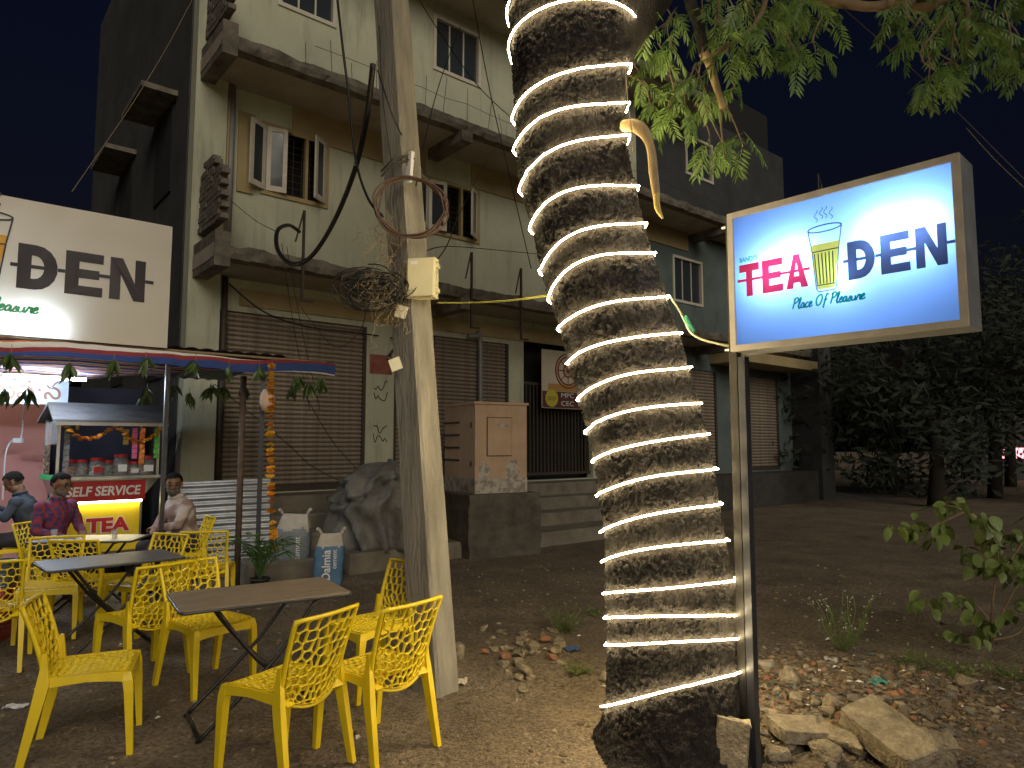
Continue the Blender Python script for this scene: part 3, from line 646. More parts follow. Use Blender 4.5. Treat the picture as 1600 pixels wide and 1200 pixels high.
for z in np.linspace(-gc.z - .02, -.004, 9):
    e = .02 * fbm((z * 4, 2, 2)); rings.append([Vector((-.18 - e, -.16 + e, z)), Vector((1.1 + e, -.14 - e, z)), Vector((1.1, 1.3, z)), Vector((-.2, 1.3, z))])
mb.loft(rings); o = mb.build('concrete_block', mat('stained_block', (.06, .055, .045), (.13, .115, .09), 3, .95, .4, 14)); o.location = gen.location; o.rotation_euler = gen.rotation_euler
tag(o, 'dark stained concrete block under the peach generator', 'block')

# ================================================================== COVERED HEAP, BAGS, SHEET, PALM
hc = P(584, 852, 10.0); mb = MB(); NU, NV = 90, 44; rows = []
for j in range(NV + 1):
    v = j / NV; r = []
    for i in range(NU):
        a = 2 * PI * i / NU; z = 1.12 * math.sin(v * PI / 2) ** .85; rad = (1 - v ** 2.4) ** .55 if v < 1 else 0
        fold = .16 * (.5 - abs(noise.noise(Vector((math.cos(a) * 1.9 + v * 1.5, math.sin(a) * 1.9, v * 3.2)))) * 2) + .07 * (.4 - abs(noise.noise(Vector((math.cos(a) * 4.5, math.sin(a) * 4.5 + v * 2, v * 5)))) * 2) + .03 * noise.noise(Vector((math.cos(a) * 11, math.sin(a) * 11, v * 9))) - (.10 if .42 < v + .12 * math.sin(a * 2) < .46 else 0)
        wav = .03 * (1 - v) * math.sin(a * 7 + 5 * v)
        sx, sy = .70 + fold + wav, .58 + fold + wav
        lean = .18 * v
        r.append(Vector((sx * rad * math.cos(a) + lean, sy * rad * math.sin(a), z * (1 + .16 * noise.noise(Vector((math.cos(a) * 1.7, math.sin(a) * 1.7, 3)))))))
    rows.append(r)
mb.loft(rows); o = mb.build('covered_heap', 'tarp_grey', smooth=True, loc=(hc.x, hc.y, hc.z - .02)); tag(o, 'bulging heap wrapped in grey tarpaulin beside the shutters', 'tarpaulin')
mb = MB(); mb.box((0, 0, 0), (1.3, 1.1, hc.z + .02)); o = mb.build('stone_step', 'plinth', loc=(hc.x, hc.y, (hc.z - .02) / 2), rot=(0, 0, PHI)); tag(o, 'low stone step under the grey covered heap', 'step', kind='thing')

def bag(name, label, base, wd, dp, ht, mats, rz, text=None, seed=0):
    t = thing(name, label, 'bag', base, rz)
    def sec(u, v):
        a = 2 * PI * u; k = 1 - .10 * (2 * v - .9) ** 2
        pinch = 1 if v < .72 else max(.12, 1 - ((v - .72) / .28) * 1.0)
        ca, sa = math.cos(a), math.sin(a); e = .45
        x = math.copysign(abs(ca) ** e, ca) * wd / 2 * k * (1 if v < .72 else 1 - (v - .72) * .8); y = math.copysign(abs(sa) ** e, sa) * dp / 2 * k * pinch
        nn = .018 * fbm((ca * 2 + seed, sa * 2, v * 4)) + .012 * math.sin(a * 9 + seed) * max(0, v - .55)
        return Vector((x * (1 + nn * 2.5) + .03 * v * v, y * (1 + nn * 2.5) + nn * .4, v * ht + .02 * noise.noise(Vector((ca * 2, sa * 2, seed))) * v))
    mb = MB(); rows = [[sec(i / 48, j / 30) for i in range(48)] for j in range(31)]; mb.loft(rows)
    rr = random.Random(seed)
    mb.m = [(1 if (f // 48) / 30 + .06 * noise.noise(Vector(((f % 48) * .25, seed, 0))) > .74 else 0) for f in range(30 * 48)] + [0, 1]
    mb.build('sack', mats, t, True)
    mb = MB()
    for sx in (-1, 1):
        p = sec(.5 if sx < 0 else 0, 1.0); mb.tube(crom([p, p + Vector((.02 * sx, 0, .04)), p + Vector((.05 * sx, -.02, .06))], 4), [.02] * 5 + [.025] * 3 + [.01], 7)
    mb.build('tied_corner', mats[1], t, True)
    if text:
        for body, x0, x1, y0, y1, off in text:
            m2 = MB(); vs, fs = text_polys(body, 1, off)
            ax, bx_ = min(v.x for v in vs), max(v.x for v in vs); ay, by = min(v.y for v in vs), max(v.y for v in vs)
            out = []
            for v in vs:
                up = y0 + (v.x - ax) / (bx_ - ax) * (y1 - y0); xx = x0 + (v.y - ay) / (by - ay) * (x1 - x0)
                # front surface at (xx, up): search the section
                vv = up / ht; best = min((sec(.5 + q / 160, vv) for q in range(10, 71)), key=lambda s_: abs(s_.x - xx)); out.append(Vector((xx, best.y - .006, up)))
            m2.add(out, fs); m2.build('lettering', 'white_print', t)
    return t
b2 = G(512, 916); bag('cement_bag', 'blue cement bag with white lettering and torn pale top', (b2.x, b2.y, 0), .35, .2, .62, ['bag_blue', 'bag_white'], R(12), [('Dalmia', .03, -.07, .09, .44, .02), ('cement', .10, .055, .22, .44, .01)], 3)
b1 = G(455, 898); bag('cement_bag', 'larger faded grey blue sack slumped behind the palm', (b1.x, b1.y, 0), .46, .26, .78, ['bag_grey', 'bag_white'], R(8), [('cement', .12, .06, .2, .5, .01)], 9)

sa, sb = G(283, 880), G(404, 872)
dirv = (sb - sa); ln = 1.45; ang = math.atan2(dirv.y, dirv.x)
mid = P(345, 800, 8.95); mb = MB(); rows = []
for j in range(61):
    z = .14 + 1.08 * j / 60; rows.append([Vector((x, .012 * math.cos(j / 60 * 1.08 * 2 * PI / .082) + .12 * (z - .1) / 1.1 + .02 * noise.noise(Vector((x * 2, z * 2, 0))), z + .012 * math.sin(x * 3))) for x in (-.62, -.3, 0, .3, .6)])
mb.loft(rows, close=False); o = mb.build('corrugated_sheet', 'tin', smooth=True, loc=(mid.x, mid.y, 0), rot=(0, 0, R(24))); tag(o, 'galvanised corrugated sheet standing behind the awning poles', 'metal sheet')
mb = MB()
for k in range(5): mb.box((-.5 + k * .25, .03 + .02 * (k % 2), .07), (.235, .12, .14))
o = mb.build('brick_footing', 'brick', loc=(mid.x, mid.y, 0), rot=(0, 0, R(24))); tag(o, 'row of rough bricks under the corrugated sheet', 'bricks')

pc = G(405, 935); palm = thing('potted_palm', 'small green palm in a black pot at the awning pole', 'plant', (pc.x, pc.y, 0))
mb = MB(); mb.lathe([(.07, 0), (.10, .2), (.115, .2), (.11, .22), (.09, .2), (0, .19)], 16); mb.build('pot', 'pot', palm, True)
rr = random.Random(21)
for k in range(18):
    a = rr.uniform(0, 6.28); reach = rr.uniform(.15, .42); up = rr.uniform(.35, .62)
    mb = MB(); pts = [Vector((math.cos(a) * reach * t_, math.sin(a) * reach * t_, .2 + up * (t_ * 1.35 - .62 * t_ ** 2.6))) for t_ in np.linspace(0, 1, 9)]
    mb.tube(pts, [.006 * (1 - .7 * q / 8) for q in range(9)], 4)
    for q in range(3, 9):
        for sgn in (-1, 1):
            d = (pts[q] - pts[q - 1]).normalized(); sd = d.cross(Vector((0, 0, 1))).normalized() * sgn; L_ = rr.uniform(.12, .2)
            tip = pts[q] + d * L_ * .75 + sd * L_ * .6 + Vector((0, 0, -.04)); md = (pts[q] + tip) / 2 + Vector((0, 0, .012)); wv_ = d * .008
            mb.add([pts[q] - wv_, md - wv_ * 1.4, tip, md + wv_ * 1.4, pts[q] + wv_], [(0, 1, 2, 3, 4)])
    mb.build('frond', 'palm', palm)

# ================================================================== STALL: AWNING, POLES, BANNER
AO = Vector((-2.85, 8.0, 0))
def A(t, d, z): return AO + FU * t - FN * d + Vector((0, 0, z))
awn = thing('striped_awning', 'orange white and blue striped tarpaulin awning over the tea cart', 'awning', (0, 0, 0))
mb = MB(); NT, ND = 90, 26; uvs = []
for i in range(NT + 1):
    t = -4.6 + 5.45 * i / NT; depth = 2.6 if t < -1.5 else max(.12, 2.6 * (1 - (t + 1.5) / 2.4))
    for j in range(-3, ND + 1):
        q = max(0, j) / ND; d = depth * q
        sag = -.018 * math.sin(PI * ((t + 4.6) % 1.3) / 1.3) * (1 - q) - .05 * math.sin(PI * q) + .02 * fbm((t * 1.5, d * 1.5, 0))
        front = .03 * math.sin(t * 5)
        z = 2.68 + sag - .06 * d + (.012 * (1 - q) * math.sin(t * 3))
        if j < 0: z -= (.0, .05, .10, .14)[-j] + .012 * fbm((t * 4, 3, 0)); d -= .012 * j
        mb.v.append(tuple(A(t, d + front * (1 - q), z)))
        uvs.append((t / 5, (d - .02 * t + (.05 * j if j < 0 else 0)) / 2.6 + 1))
ND += 3; mb.f = [(i * (ND + 1) + j, (i + 1) * (ND + 1) + j, (i + 1) * (ND + 1) + j + 1, i * (ND + 1) + j + 1) for i in range(NT) for j in range(ND)]; mb.m = [0] * len(mb.f)
me = mb.mesh('tarpaulin', 'stripes', True); uvl = me.uv_layers.new(name='UVMap')
for lp in me.loops: uvl.data[lp.index].uv = uvs[lp.vertex_index]
link('tarpaulin', me, awn)
mb = MB(); mb.tube([A(-4.6, .05, 2.69), A(.75, .05, 2.69)], .014, 6); mb.build('ridge_rope', 'tan_wire', awn)
mb = MB()
rows = [[A(-4.6 + 4.9 * i / 90, d, 2.74 - .05 * d + .012 * math.sin(i * 2.1)) for d in (.05, .9, 1.8, 2.5)] for i in range(91)]
mb.loft(rows, close=False); mb.build('roof_sheet', 'roof_grey', awn)
def pole_thing(label, p, r, m, ztop, sq=False, rz=0):
    o = MB()
    if sq: o.box((0, 0, ztop / 2 - .02), (r * 2, r * 2, ztop))
    else: o.tube([(0, 0, -.03), (0, 0, ztop)], r, 12)
    return tag(o.build('awning_pole', m, smooth=not sq, loc=(p.x, p.y, 0), rot=(0, 0, rz)), label, 'pole')
p400 = A(-.02, .06, 0); p375 = P(377, 700, 8.3); p262 = P(257, 700, 7.45)
pole_thing('shiny square steel awning pole beside the marigold string', p400, .026, 'blue_steel', 2.62, True, R(20))
pole_thing('rusty brown pipe standing beside the square steel pole', p375, .036, 'rust', 2.5)
pole_thing('dark square steel pole at the corner of the tea cart', p262, .022, 'blue_steel', 2.6, True, R(40))
# hanging electric bits on the pole
a = P(418, 625, 7.9)
mb = MB(); mb.lathe([(0, -.13), (.06, -.12), (.085, -.04), (.085, .05), (.05, .12), (0, .13)], 14); tag(mb.build('paper_lantern', mat('pale_bag', (.55, .45, .36), (.62, .40, .28), 12, .7), smooth=True, loc=(a.x, a.y, a.z)), 'pale stuffed bag hung behind the marigold string', 'bag')
# mango leaf bunches along the front edge
leafm = MB(); leafm.add([(0, 0, 0), (.018, .004, -.035), (.02, .008, -.08), (0, .0, -.15), (-.02, .008, -.08), (-.018, .004, -.035), (0, -.006, -.06)], [(0, 1, 6), (1, 2, 6), (2, 3, 6), (3, 4, 6), (4, 5, 6), (5, 0, 6)])
leafm = leafm.mesh('leaf', 'leaf_mango', True)
rr = random.Random(31)
spots = [(18, 548, 0), (108, 568, 0), (178, 562, 0), (228, 558, 0), (306, 562, 0), (272, 598, 1), (296, 612, 1), (358, 572, 0), (405, 570, 0), (330, 600, 1), (350, 602, 1), (380, 602, 1), (465, 588, 0), (485, 596, 0), (502, 590, 0), (230, 606, 1), (458, 602, 1), (8, 605, 1), (45, 606, 1)]
for (px, py, far) in spots:
    # where the front (or rear) edge of the awning lies under this pixel
    best = min((A(t, .0 if not far else .9, 2.62) for t in np.linspace(-3.2, .85, 300)), key=lambda q: abs((q.x / (q.y * CP)) - (px - 800) / FPX))
    p = P(px, py, best.y - .06)
    lb = 'bunch of drooping mango leaves tied along the awning front edge' if not far else 'bunch of mango leaves hung deeper under the striped awning'
    t = thing('leaf_bunch', lb, 'leaf bunch', p, rr.random() * 6, 'mango leaf bunches on the awning' if not far else 'mango leaf bunches under the awning')
    mb = MB(); mb.tube([(0, 0, .06), (0, 0, -.02)], .003, 4); mb.build('string', 'tan_wire', t)
    for k in range(rr.randint(8, 12) if px < 450 else 16):
        o = link('leaf', leafm, t, (rr.uniform(-.02, .02), rr.uniform(-.02, .02), rr.uniform(-.06, .01)), (rr.uniform(-.55, .55), rr.uniform(-.55, .55), rr.uniform(0, 6.3))); o.scale = (rr.uniform(1.0, 1.5),) * 2 + (rr.uniform(.9, 1.4),)
# marigold string
flm = []
for q, mm in enumerate(('petal', 'petal2')):
    f = MB(); rq = random.Random(q)
    for ring in range(3):
        for k in range(9):
            a = 2 * PI * k / 9 + ring * .3; r0 = .026 - ring * .007; z = .004 + ring * .007
            f.add([(0, 0, z - .004), (r0 * math.cos(a - .32), r0 * math.sin(a - .32), z), (r0 * 1.15 * math.cos(a), r0 * 1.15 * math.sin(a), z + .004), (r0 * math.cos(a + .32), r0 * math.sin(a + .32), z)], [(0, 1, 2, 3)])
    flm.append(f.mesh('flower', mm))
def garland(name, label, pts, n, clump=None, sc=1.0):
    pts = crom(pts, 10); t = thing(name, label, 'garland', pts[0])
    mb = MB(); mb.tube([p - pts[0] for p in pts], .0025, 4); mb.build('string', 'tan_wire', t)
    d = [0]
    for i in range(1, len(pts)): d.append(d[-1] + (pts[i] - pts[i - 1]).length)
    rq = random.Random(len(label))
    for k in range(n):
        u = (k + .5) / n
        if clump and any(a < u < b for a, b in clump): continue
        s = u * d[-1]; i = max(j for j in range(len(d)) if d[j] <= s); i = min(i, len(pts) - 2); p = pts[i].lerp(pts[i + 1], (s - d[i]) / max(1e-6, d[i + 1] - d[i]))
        o = link('flower', flm[k % 2 if rq.random() < .8 else (k + 1) % 2], t, p - pts[0] + Vector((rq.uniform(-.006, .006), rq.uniform(-.006, .006), 0)), (rq.uniform(-.5, .5) + (PI if k % 3 == 0 else 0), rq.uniform(-.5, .5), rq.random() * 6)); o.scale = (sc * rq.uniform(.85, 1.25),) * 3
    return t
mp = [P(425, 566, 7.85), P(423, 650, 7.85), P(423, 740, 7.85), P(425, 800, 7.85), P(430, 862, 7.82)]
garland('marigold_garland', 'long string of orange marigolds hanging from the awning corner', mp, 66, ((.30, .33), (.41, .44), (.60, .63), (.735, .77), (.80, .845), (.86, .875), (.945, .96)), 1.6)

# ------------------------------------------------------------------ printed logo (shared by both signs)
RED, INK, GRN, TEAY = 'logo_red', 'logo_ink', 'logo_green', 'logo_tea'
BL = {'T': [[(0, 1), (1, 1), (1, .76), (.66, .76), (.66, 0), (.34, 0), (.34, .76), (0, .76)]],
      'E': [[(0, 0), (0, 1), (1, 1), (1, .78), (.36, .78), (.36, .61), (.9, .61), (.9, .40), (.36, .40), (.36, .22), (1, .22), (1, 0)]],
      'N': [[(0, 0), (0, 1), (.34, 1), (.70, .42), (.70, 1), (1, 1), (1, 0), (.68, 0), (.30, .60), (.30, 0)]],
      'A': [[(0, 0), (.36, 1), (.64, 1), (.5, .74), (.40, .40), (.33, .0)], [(.64, 1), (1, 0), (.67, 0), (.60, .40), (.5, .74)], [(.33, .16), (.38, .36), (.62, .36), (.67, .16)]]}
def letter_D(n=10):
    o = [(0, 0), (0, 1)] + [(.45 + .55 * math.sin(a), .5 + .5 * math.cos(a)) for a in np.linspace(0, PI, n)]
    i = [(.34, .24), (.34, .76)] + [(.42 + .24 * math.sin(a), .5 + .26 * math.cos(a)) for a in np.linspace(0, PI, n)]
    return o, i
SCR = {'P': (1.0, [[(.1, 0), (.2, 1), (.25, 2)], [(.0, 1.75), (.5, 2.1), (.9, 1.75), (.65, 1.2), (.22, 1.0)]]), 'l': (.5, [[(0, .3), (.3, 1.2), (.35, 1.9), (.2, 1.9), (.12, 1), (.2, .1), (.4, 0), (.55, .25)]]),
       'a': (.85, [[(.65, .8), (.35, .95), (.1, .5), (.2, .05), (.5, .2), (.65, .8), (.65, .2), (.78, 0), (.95, .25)]]), 'c': (.65, [[(.6, .8), (.35, .95), (.1, .5), (.25, .02), (.5, .05), (.75, .3)]]),
       'e': (.65, [[(.1, .4), (.5, .6), (.5, .9), (.3, .95), (.1, .5), (.25, .02), (.5, .05), (.75, .3)]]), 'O': (1.35, [[(.6, 2), (.2, 1.6), (.1, .8), (.4, .05), (.9, .3), (1.1, 1.2), (.9, 1.9), (.55, 2)]]),
       'f': (.75, [[(.8, 1.75), (.55, 2), (.38, 1.5), (.3, .5), (.22, -.6)], [(.1, .9), (.7, 1)]]), 's': (.62, [[(.1, .2), (.4, .95), (.35, .6), (.6, .25), (.35, -.02), (.1, .1)]]),
       'u': (.88, [[(.05, .9), (.1, .2), (.35, 0), (.6, .3), (.65, .9), (.65, .2), (.82, .03), (.95, .25)]]), 'r': (.72, [[(.05, .2), (.25, .95), (.3, .75), (.6, .85), (.55, .3), (.7, 0), (.85, .25)]]), ' ': (.6, [])}
def ribbon(mb, pts, w, fn):
    pts = [Vector((p[0], p[1], 0)) for p in pts]; n = len(pts); vs = []
    for i in range(n):
        t = (pts[min(i + 1, n - 1)] - pts[max(i - 1, 0)]); t = t.normalized() if t.length else Vector((1, 0, 0)); nn = Vector((-t.y, t.x, 0)) * w / 2
        for s in (1, -1): q = pts[i] + nn * s; vs.append(fn(q.x, q.y))
    mb.add(vs, [(2 * i, 2 * i + 1, 2 * i + 3, 2 * i + 2) for i in range(n - 1)])
def script(mb, text, x0, x1, y, fn, weight=.3):
    tot = sum(SCR[c][0] for c in text); k = (x1 - x0) / tot; x = 0
    for c in text:
        adv, st = SCR[c]
        for s in st: ribbon(mb, crom([Vector((x0 + (x + p[0] + .22 * p[1]) * k, y + p[1] * k * .95, 0)) for p in s], 6), weight * k, fn)
        x += adv
def logo(parent, fnd, mats, lift):
    """fnd(u, v, d): u along 0..1, v height in the same unit, d lift off the sheet"""
    f1 = lambda x, y: fnd(x, y, lift); f2 = lambda x, y: fnd(x, y, lift * 1.6); f3 = lambda x, y: fnd(x, y, lift * 2.2)
    def letters(word, x0, w, gap, y0, h, m):
        for i, ch in enumerate(word):
            mb = MB(); xx = x0 + i * (w + gap)
            if ch == 'D':
                o, q = letter_D(); n = len(o); mb.add([f1(xx + a * w, y0 + b * h) for a, b in o] + [f1(xx + a * w, y0 + b * h) for a, b in q], [(k, (k + 1) % n, n + (k + 1) % n, n + k) for k in range(n)])
            else:
                for pl in BL[ch]: mb.add([f1(xx + a * w, y0 + b * h) for a, b in pl], [tuple(range(len(pl)))])
            mb.build('lettering', m, parent)
    letters('TEA', .03, .108, .014, .270, .165, mats[RED]); letters('DEN', .565, .118, .022, .265, .175, mats[INK])
    mb = MB(); 
    w1, w2 = .108, .118; T0, E0, A0 = .03, .152, .274; D0, e0, N0 = .565, .705, .845
    for x0, x1, m in ((.02, T0 + .34 * w1, RED), (T0 + .66 * w1, E0, RED), (E0 + .9 * w1, A0 + .19 * w1, RED), (A0 + .42 * w1, A0 + .58 * w1, RED), (A0 + .82 * w1, .392, RED), (.545, D0, INK), (D0 + .34 * w2, D0 + .66 * w2, INK), (D0 + w2, e0, INK), (e0 + .9 * w2, N0, INK), (N0 + w2, .992, INK)):
        b = MB(); b.add([f1(x0, .347), f1(x1, .347), f1(x1, .361), f1(x0, .361)], [(0, 1, 2, 3)]); b.build('strike_line', mats[m], parent)
    b = MB(); text_fit("BANDI'S", .034, .13, .448, .474, f1, b, .035); b.build('lettering', mats[GRN], parent)
    b = MB(); script(b, 'Place Of Pleasure', .30, .63, .172, f1); b.build('lettering', mats[GRN], parent)
    # tumbler
    b = MB(); b.add([f1(.425, .245), f1(.505, .245), f1(.532, .46), f1(.40, .46)], [(0, 1, 2, 3)]); b.build('tea_fill', mats[TEAY], parent)
    b = MB()
    for pl in ([(.39, .53), (.405, .43), (.42, .25), (.43, .235), (.50, .235), (.512, .25), (.53, .43), (.545, .53)], [(.405, .425), (.53, .425)], [(.42, .265), (.51, .265)]): ribbon(b, pl, .005, f2)
    ribbon(b, [(.4675 + .0775 * math.cos(a), .53 + .016 * math.sin(a)) for a in np.linspace(0, 2 * PI, 30)], .006, f2)
    for x in (.425, .44, .455, .47, .485, .50): ribbon(b, [(x - .003 + (x - .467) * .12, .415), (x, .27)], .005, f2)
    b.build('cup_outline', mats[INK], parent)
    b = MB()
    for x in (.43, .455, .475, .5): ribbon(b, [(x + .008 * math.sin(k * 1.1), .565 + k * .007 + (.01 if .44 < x < .49 else 0)) for k in range(9)], .0035, f2)
    b.build('steam', mats[INK], parent)
for k, c in ((RED, (.62, .03, .04)), (INK, (.035, .03, .04)), (GRN, (.03, .36, .12)), (TEAY, (.68, .36, .03))): M['b_' + k] = mat('banner_' + k, c, rough=.35)
for k, c in ((RED, (.80, .03, .05)), (INK, (.085, .075, .085)), (GRN, (.0, .26, .13)), (TEAY, (.95, .60, .07))): M['s_' + k] = translucent('sign_' + k, c, .03, .35)
# white flex banner over the awning
BW, BH = 2.75, 1.32
ban = thing('flex_banner', 'white flex shop banner with black lettering above the striped awning', 'banner', A(-1.08 - BW, -.02, 2.70), PHI)
M['flex'] = translucent('flex_sheet', (.86, .80, .69), .06, .70)
def bsurf(x, z): return .012 * fbm((x * 1.4, z * 1.4, 3), 3) * min(1, z * 3) 
mb = MB(); rows = [[Vector((BW * i / 60, bsurf(BW * i / 60, BH * j / 30), BH * j / 30)) for i in range(61)] for j in range(31)]; mb.loft(rows, close=False); mb.build('sheet', 'flex', ban, True)
mb = MB()
for z in (.02, BH - .02): mb.box((BW / 2, .045, z), (BW, .03, .03))
for x in (.02, BW / 2, BW - .02): mb.box((x, .045, BH / 2), (.03, .028, BH - .08))
mb.build('frame', 'iron', ban)
mb = MB(); mb.box((BW / 2, .19, BH / 2), (BW - .02, .02, BH - .02)); mb.build('backing', 'void', ban)
ks = 2.75
def fnb(u, v, d):
    x = BW - 2.78 + u * ks - .11; z = (v - .355) * ks * .90 + .68
    return Vector((x, bsurf(x, z) - d, z))
logo(ban, fnb, {k: M['b_' + k] for k in (RED, INK, GRN, TEAY)}, .006)
# tube lamp inside the foot of the banner
tubeM = emission('tube_light', (.72, .86, 1.0), TUBE_POWER)
mb = MB(); mb.tube([(.15, .10, .10), (BW - .98, .10, .10)], .016, 10); t = mb.build('tube_lamp', tubeM, ban)
# tubes under the awning
def tube_lamp(label, p0, p1):
    t = thing('tube_lamp', label, 'lamp', p0); d = p1 - p0
    mb = MB(); mb.tube([Vector((0, 0, 0)), d], .015, 10); mb.build('tube', tubeM, t)
    mb = MB(); mb.tube([Vector((0, 0, .03)), d + Vector((0, 0, .03))], .02, 6); mb.build('holder', 'white', t)
tube_lamp('longer white tube lamp under the striped awning', P(5, 587, 7.6), P(134, 594, 8.3)); tube_lamp('shorter white tube lamp behind the longer one under the awning', P(-90, 594, 8.0), P(42, 599, 8.5))

# ------------------------------------------------------------------ behind the cart
mb = MB(); a, b = P(-60, 600, 9.6), P(55, 600, 9.9); wv_ = (b - a); mb.box((0, 0, 1.25), (1.3, .15, 2.5)); o = mb.build('pink_wall', 'pink', loc=((a.x + b.x) / 2, (a.y + b.y) / 2, 0), rot=(0, 0, R(32))); tag(o, 'pink painted wall behind the man looking at his hands', 'wall', kind='thing')
mb = MB(); q = P(33, 688, 9.45); mb.tube(crom([Vector((0, 0, .7)), Vector((0, 0, .02)), Vector((-.12, 0, 0)), Vector((-.2, 0, -.2)), Vector((-.2, 0, -.8))], 5), .01, 5); mb.box((-.04, 0, .0), (.12, .04, .06)); tag(mb.build('wall_switch_cable', 'white', loc=q), 'white socket and cable on the pink wall', 'cable')
mb = MB(); rows = [[A(-6.4 + 6.0 * i / 40, 4.3 + .05 * math.sin(i * 1.1), z) for z in (0, 1.0, 2.55)] for i in range(41)]; mb.loft(rows, close=False); tag(mb.build('back_curtain', 'navy', smooth=True), 'dark blue cloth curtain closing the back of the stall', 'curtain')
a, b = P(-60, 606, 8.5), P(107, 607, 9.0); d = b - a
tb = thing('cloth_sign', 'pale blue cloth sign with brown regional script under the awning', 'sign', (a.x, a.y, a.z), math.atan2(d.y, d.x))
L_ = d.length; mb = MB(); rows = [[Vector((L_ * i / 20, .01 * math.sin(i), -.18 + .36 * j)) for i in range(21)] for j in range(2)]; mb.loft(rows, close=False); mb.build('sheet', mat('pale_blue_cloth', (.42, .47, .60), (.48, .53, .66), 3, .7), tb, True)
mb = MB(); text_fit('సుహన', L_ * .24, L_ * .93, -.12, .12, lambda x, y: Vector((x, -.02, y)), mb, .01); mb.build('lettering', mat('brown_print', (.22, .09, .05), rough=.6), tb)

# ------------------------------------------------------------------ tea cart
CR = R(43); co_ = P(86, 747, 8.3)
cart = thing('tea_cart', 'steel tea cart with gabled roof and red and yellow front boards', 'food cart', (co_.x, co_.y, 0), CR)
CW, CD = 1.16, .85; ZC = co_.z
mb = MB(); mb.box((CW / 2, CD / 2, ZC - .012), (CW + .04, CD + .1, .035)); mb.build('counter_top', 'steel', cart)
mb = MB(); 
for y0 in (.10,): mb.loft([[Vector((.10, .14, .18)), Vector((CW - .16, .14, .18)), Vector((CW - .16, CD, .18)), Vector((.10, CD, .18))], [Vector((.10, .14, ZC - .28)), Vector((CW - .16, .14, ZC - .28)), Vector((CW - .16, CD, ZC - .28)), Vector((.10, CD, ZC - .28))], [Vector((0, .03, ZC - .03)), Vector((CW, .03, ZC - .03)), Vector((CW, CD, ZC - .03)), Vector((0, CD, ZC - .03))]])
mb.build('body', 'steel', cart)
mb = MB(); mb.box((.53, .02, ZC - .175), (.93, .02, .25)); rb = mb.build('red_board', 'red', cart); rb['label'] = 'red board lettered in white'
fn = lambda x, y: Vector((x, .002, y))
mb = MB(); text_fit('SELF SERVICE', .12, .94, ZC - .235, ZC - .115, fn, mb, .03, .12); mb.build('lettering', 'white_print', cart)
mb = MB(); mb.box((.53, .10, ZC - .62), (.86, .02, .62)); yb = mb.build('yellow_board', 'tea_yellow', cart); yb['label'] = 'yellow board lettered in red'
fn2 = lambda x, y: Vector((x, .08, y)); fn3 = lambda x, y: Vector((x, .077, y))
mb = MB(); text_fit('TEA', .35, .86, ZC - .70, ZC - .50, fn2, mb, .085); mb.build('letter_outline', 'white_print', cart)
mb = MB(); text_fit('TEA', .362, .848, ZC - .69, ZC - .51, fn3, mb, .05); mb.build('lettering', 'red', cart)
mb = MB(); mb.box((.53, .05, ZC - .312), (.88, .022, .022)); mb.build('led_strip', emission('counter_led', (1, .93, .62), 16), cart)
for x in (.02, CW - .03):
    for y in (.03, CD - .03):
        mb = MB(); mb.box((x, y, ZC + .36), (.03, .03, .72)); mb.build('post', 'steel', cart)
# gabled roof (ridge along the cart)
ze, zr = ZC + .70, ZC + .92
mb = MB()
mb.loft([[Vector((x, -.10, ze)), Vector((x, CD * .36, zr)), Vector((x, CD + .10, ze)), Vector((x, CD + .10, ze - .03)), Vector((x, CD * .36, zr - .04)), Vector((x, -.10, ze - .03))] for x in (-.07, CW + .05)])
rf = mb.build('roof', 'roof_grey', cart); mb = MB(); mb.box((CW / 2, -.085, ze - .045), (CW + .1, .025, .05)); mb.build('fascia', 'steel', rf)
mb = MB(); mb.box((.012, CD / 2, ZC + .54), (.012, CD - .1, .28)); mb.build('side_glass', 'glass', cart)
mb = MB(); mb.box((-.03, CD * .3, ZC + .0), (.06, CD * .9, .05)); mb.build('green_edge', mat('green_edge', (.03, .45, .14), rough=.5), cart)
mb = MB(); mb.add([Vector((-.02, .0, ZC - .16)), Vector((-.09, .12, ZC - .36)), Vector((.0, -.08, ZC - .36))], [(0, 1, 2)]); mb.add([Vector((-.018, .0, ZC - .16)), Vector((-.088, .12, ZC - .36)), Vector((.1, .05, ZC - .36))], [(0, 1, 2)]); mb.build('green_pennant', mat('green_pennant', (.02, .55, .16), rough=.5), cart)
for x in (.12, CW - .2):
    for y in (.2, CD - .08):
        mb = MB(); mb.lathe([(.0, 0), (.035, 0), (.035, .05), (0, .05)], 10); mb.box((0, 0, .12), (.04, .04, .16)); mb.build('foot', 'black_steel', cart, loc=(x, y, .0))
cm = Matrix.Translation((co_.x, co_.y, 0)) @ Matrix.Rotation(CR, 4, 'Z')
def on_cart(x, y, z): return cm @ Vector((x, y, z))
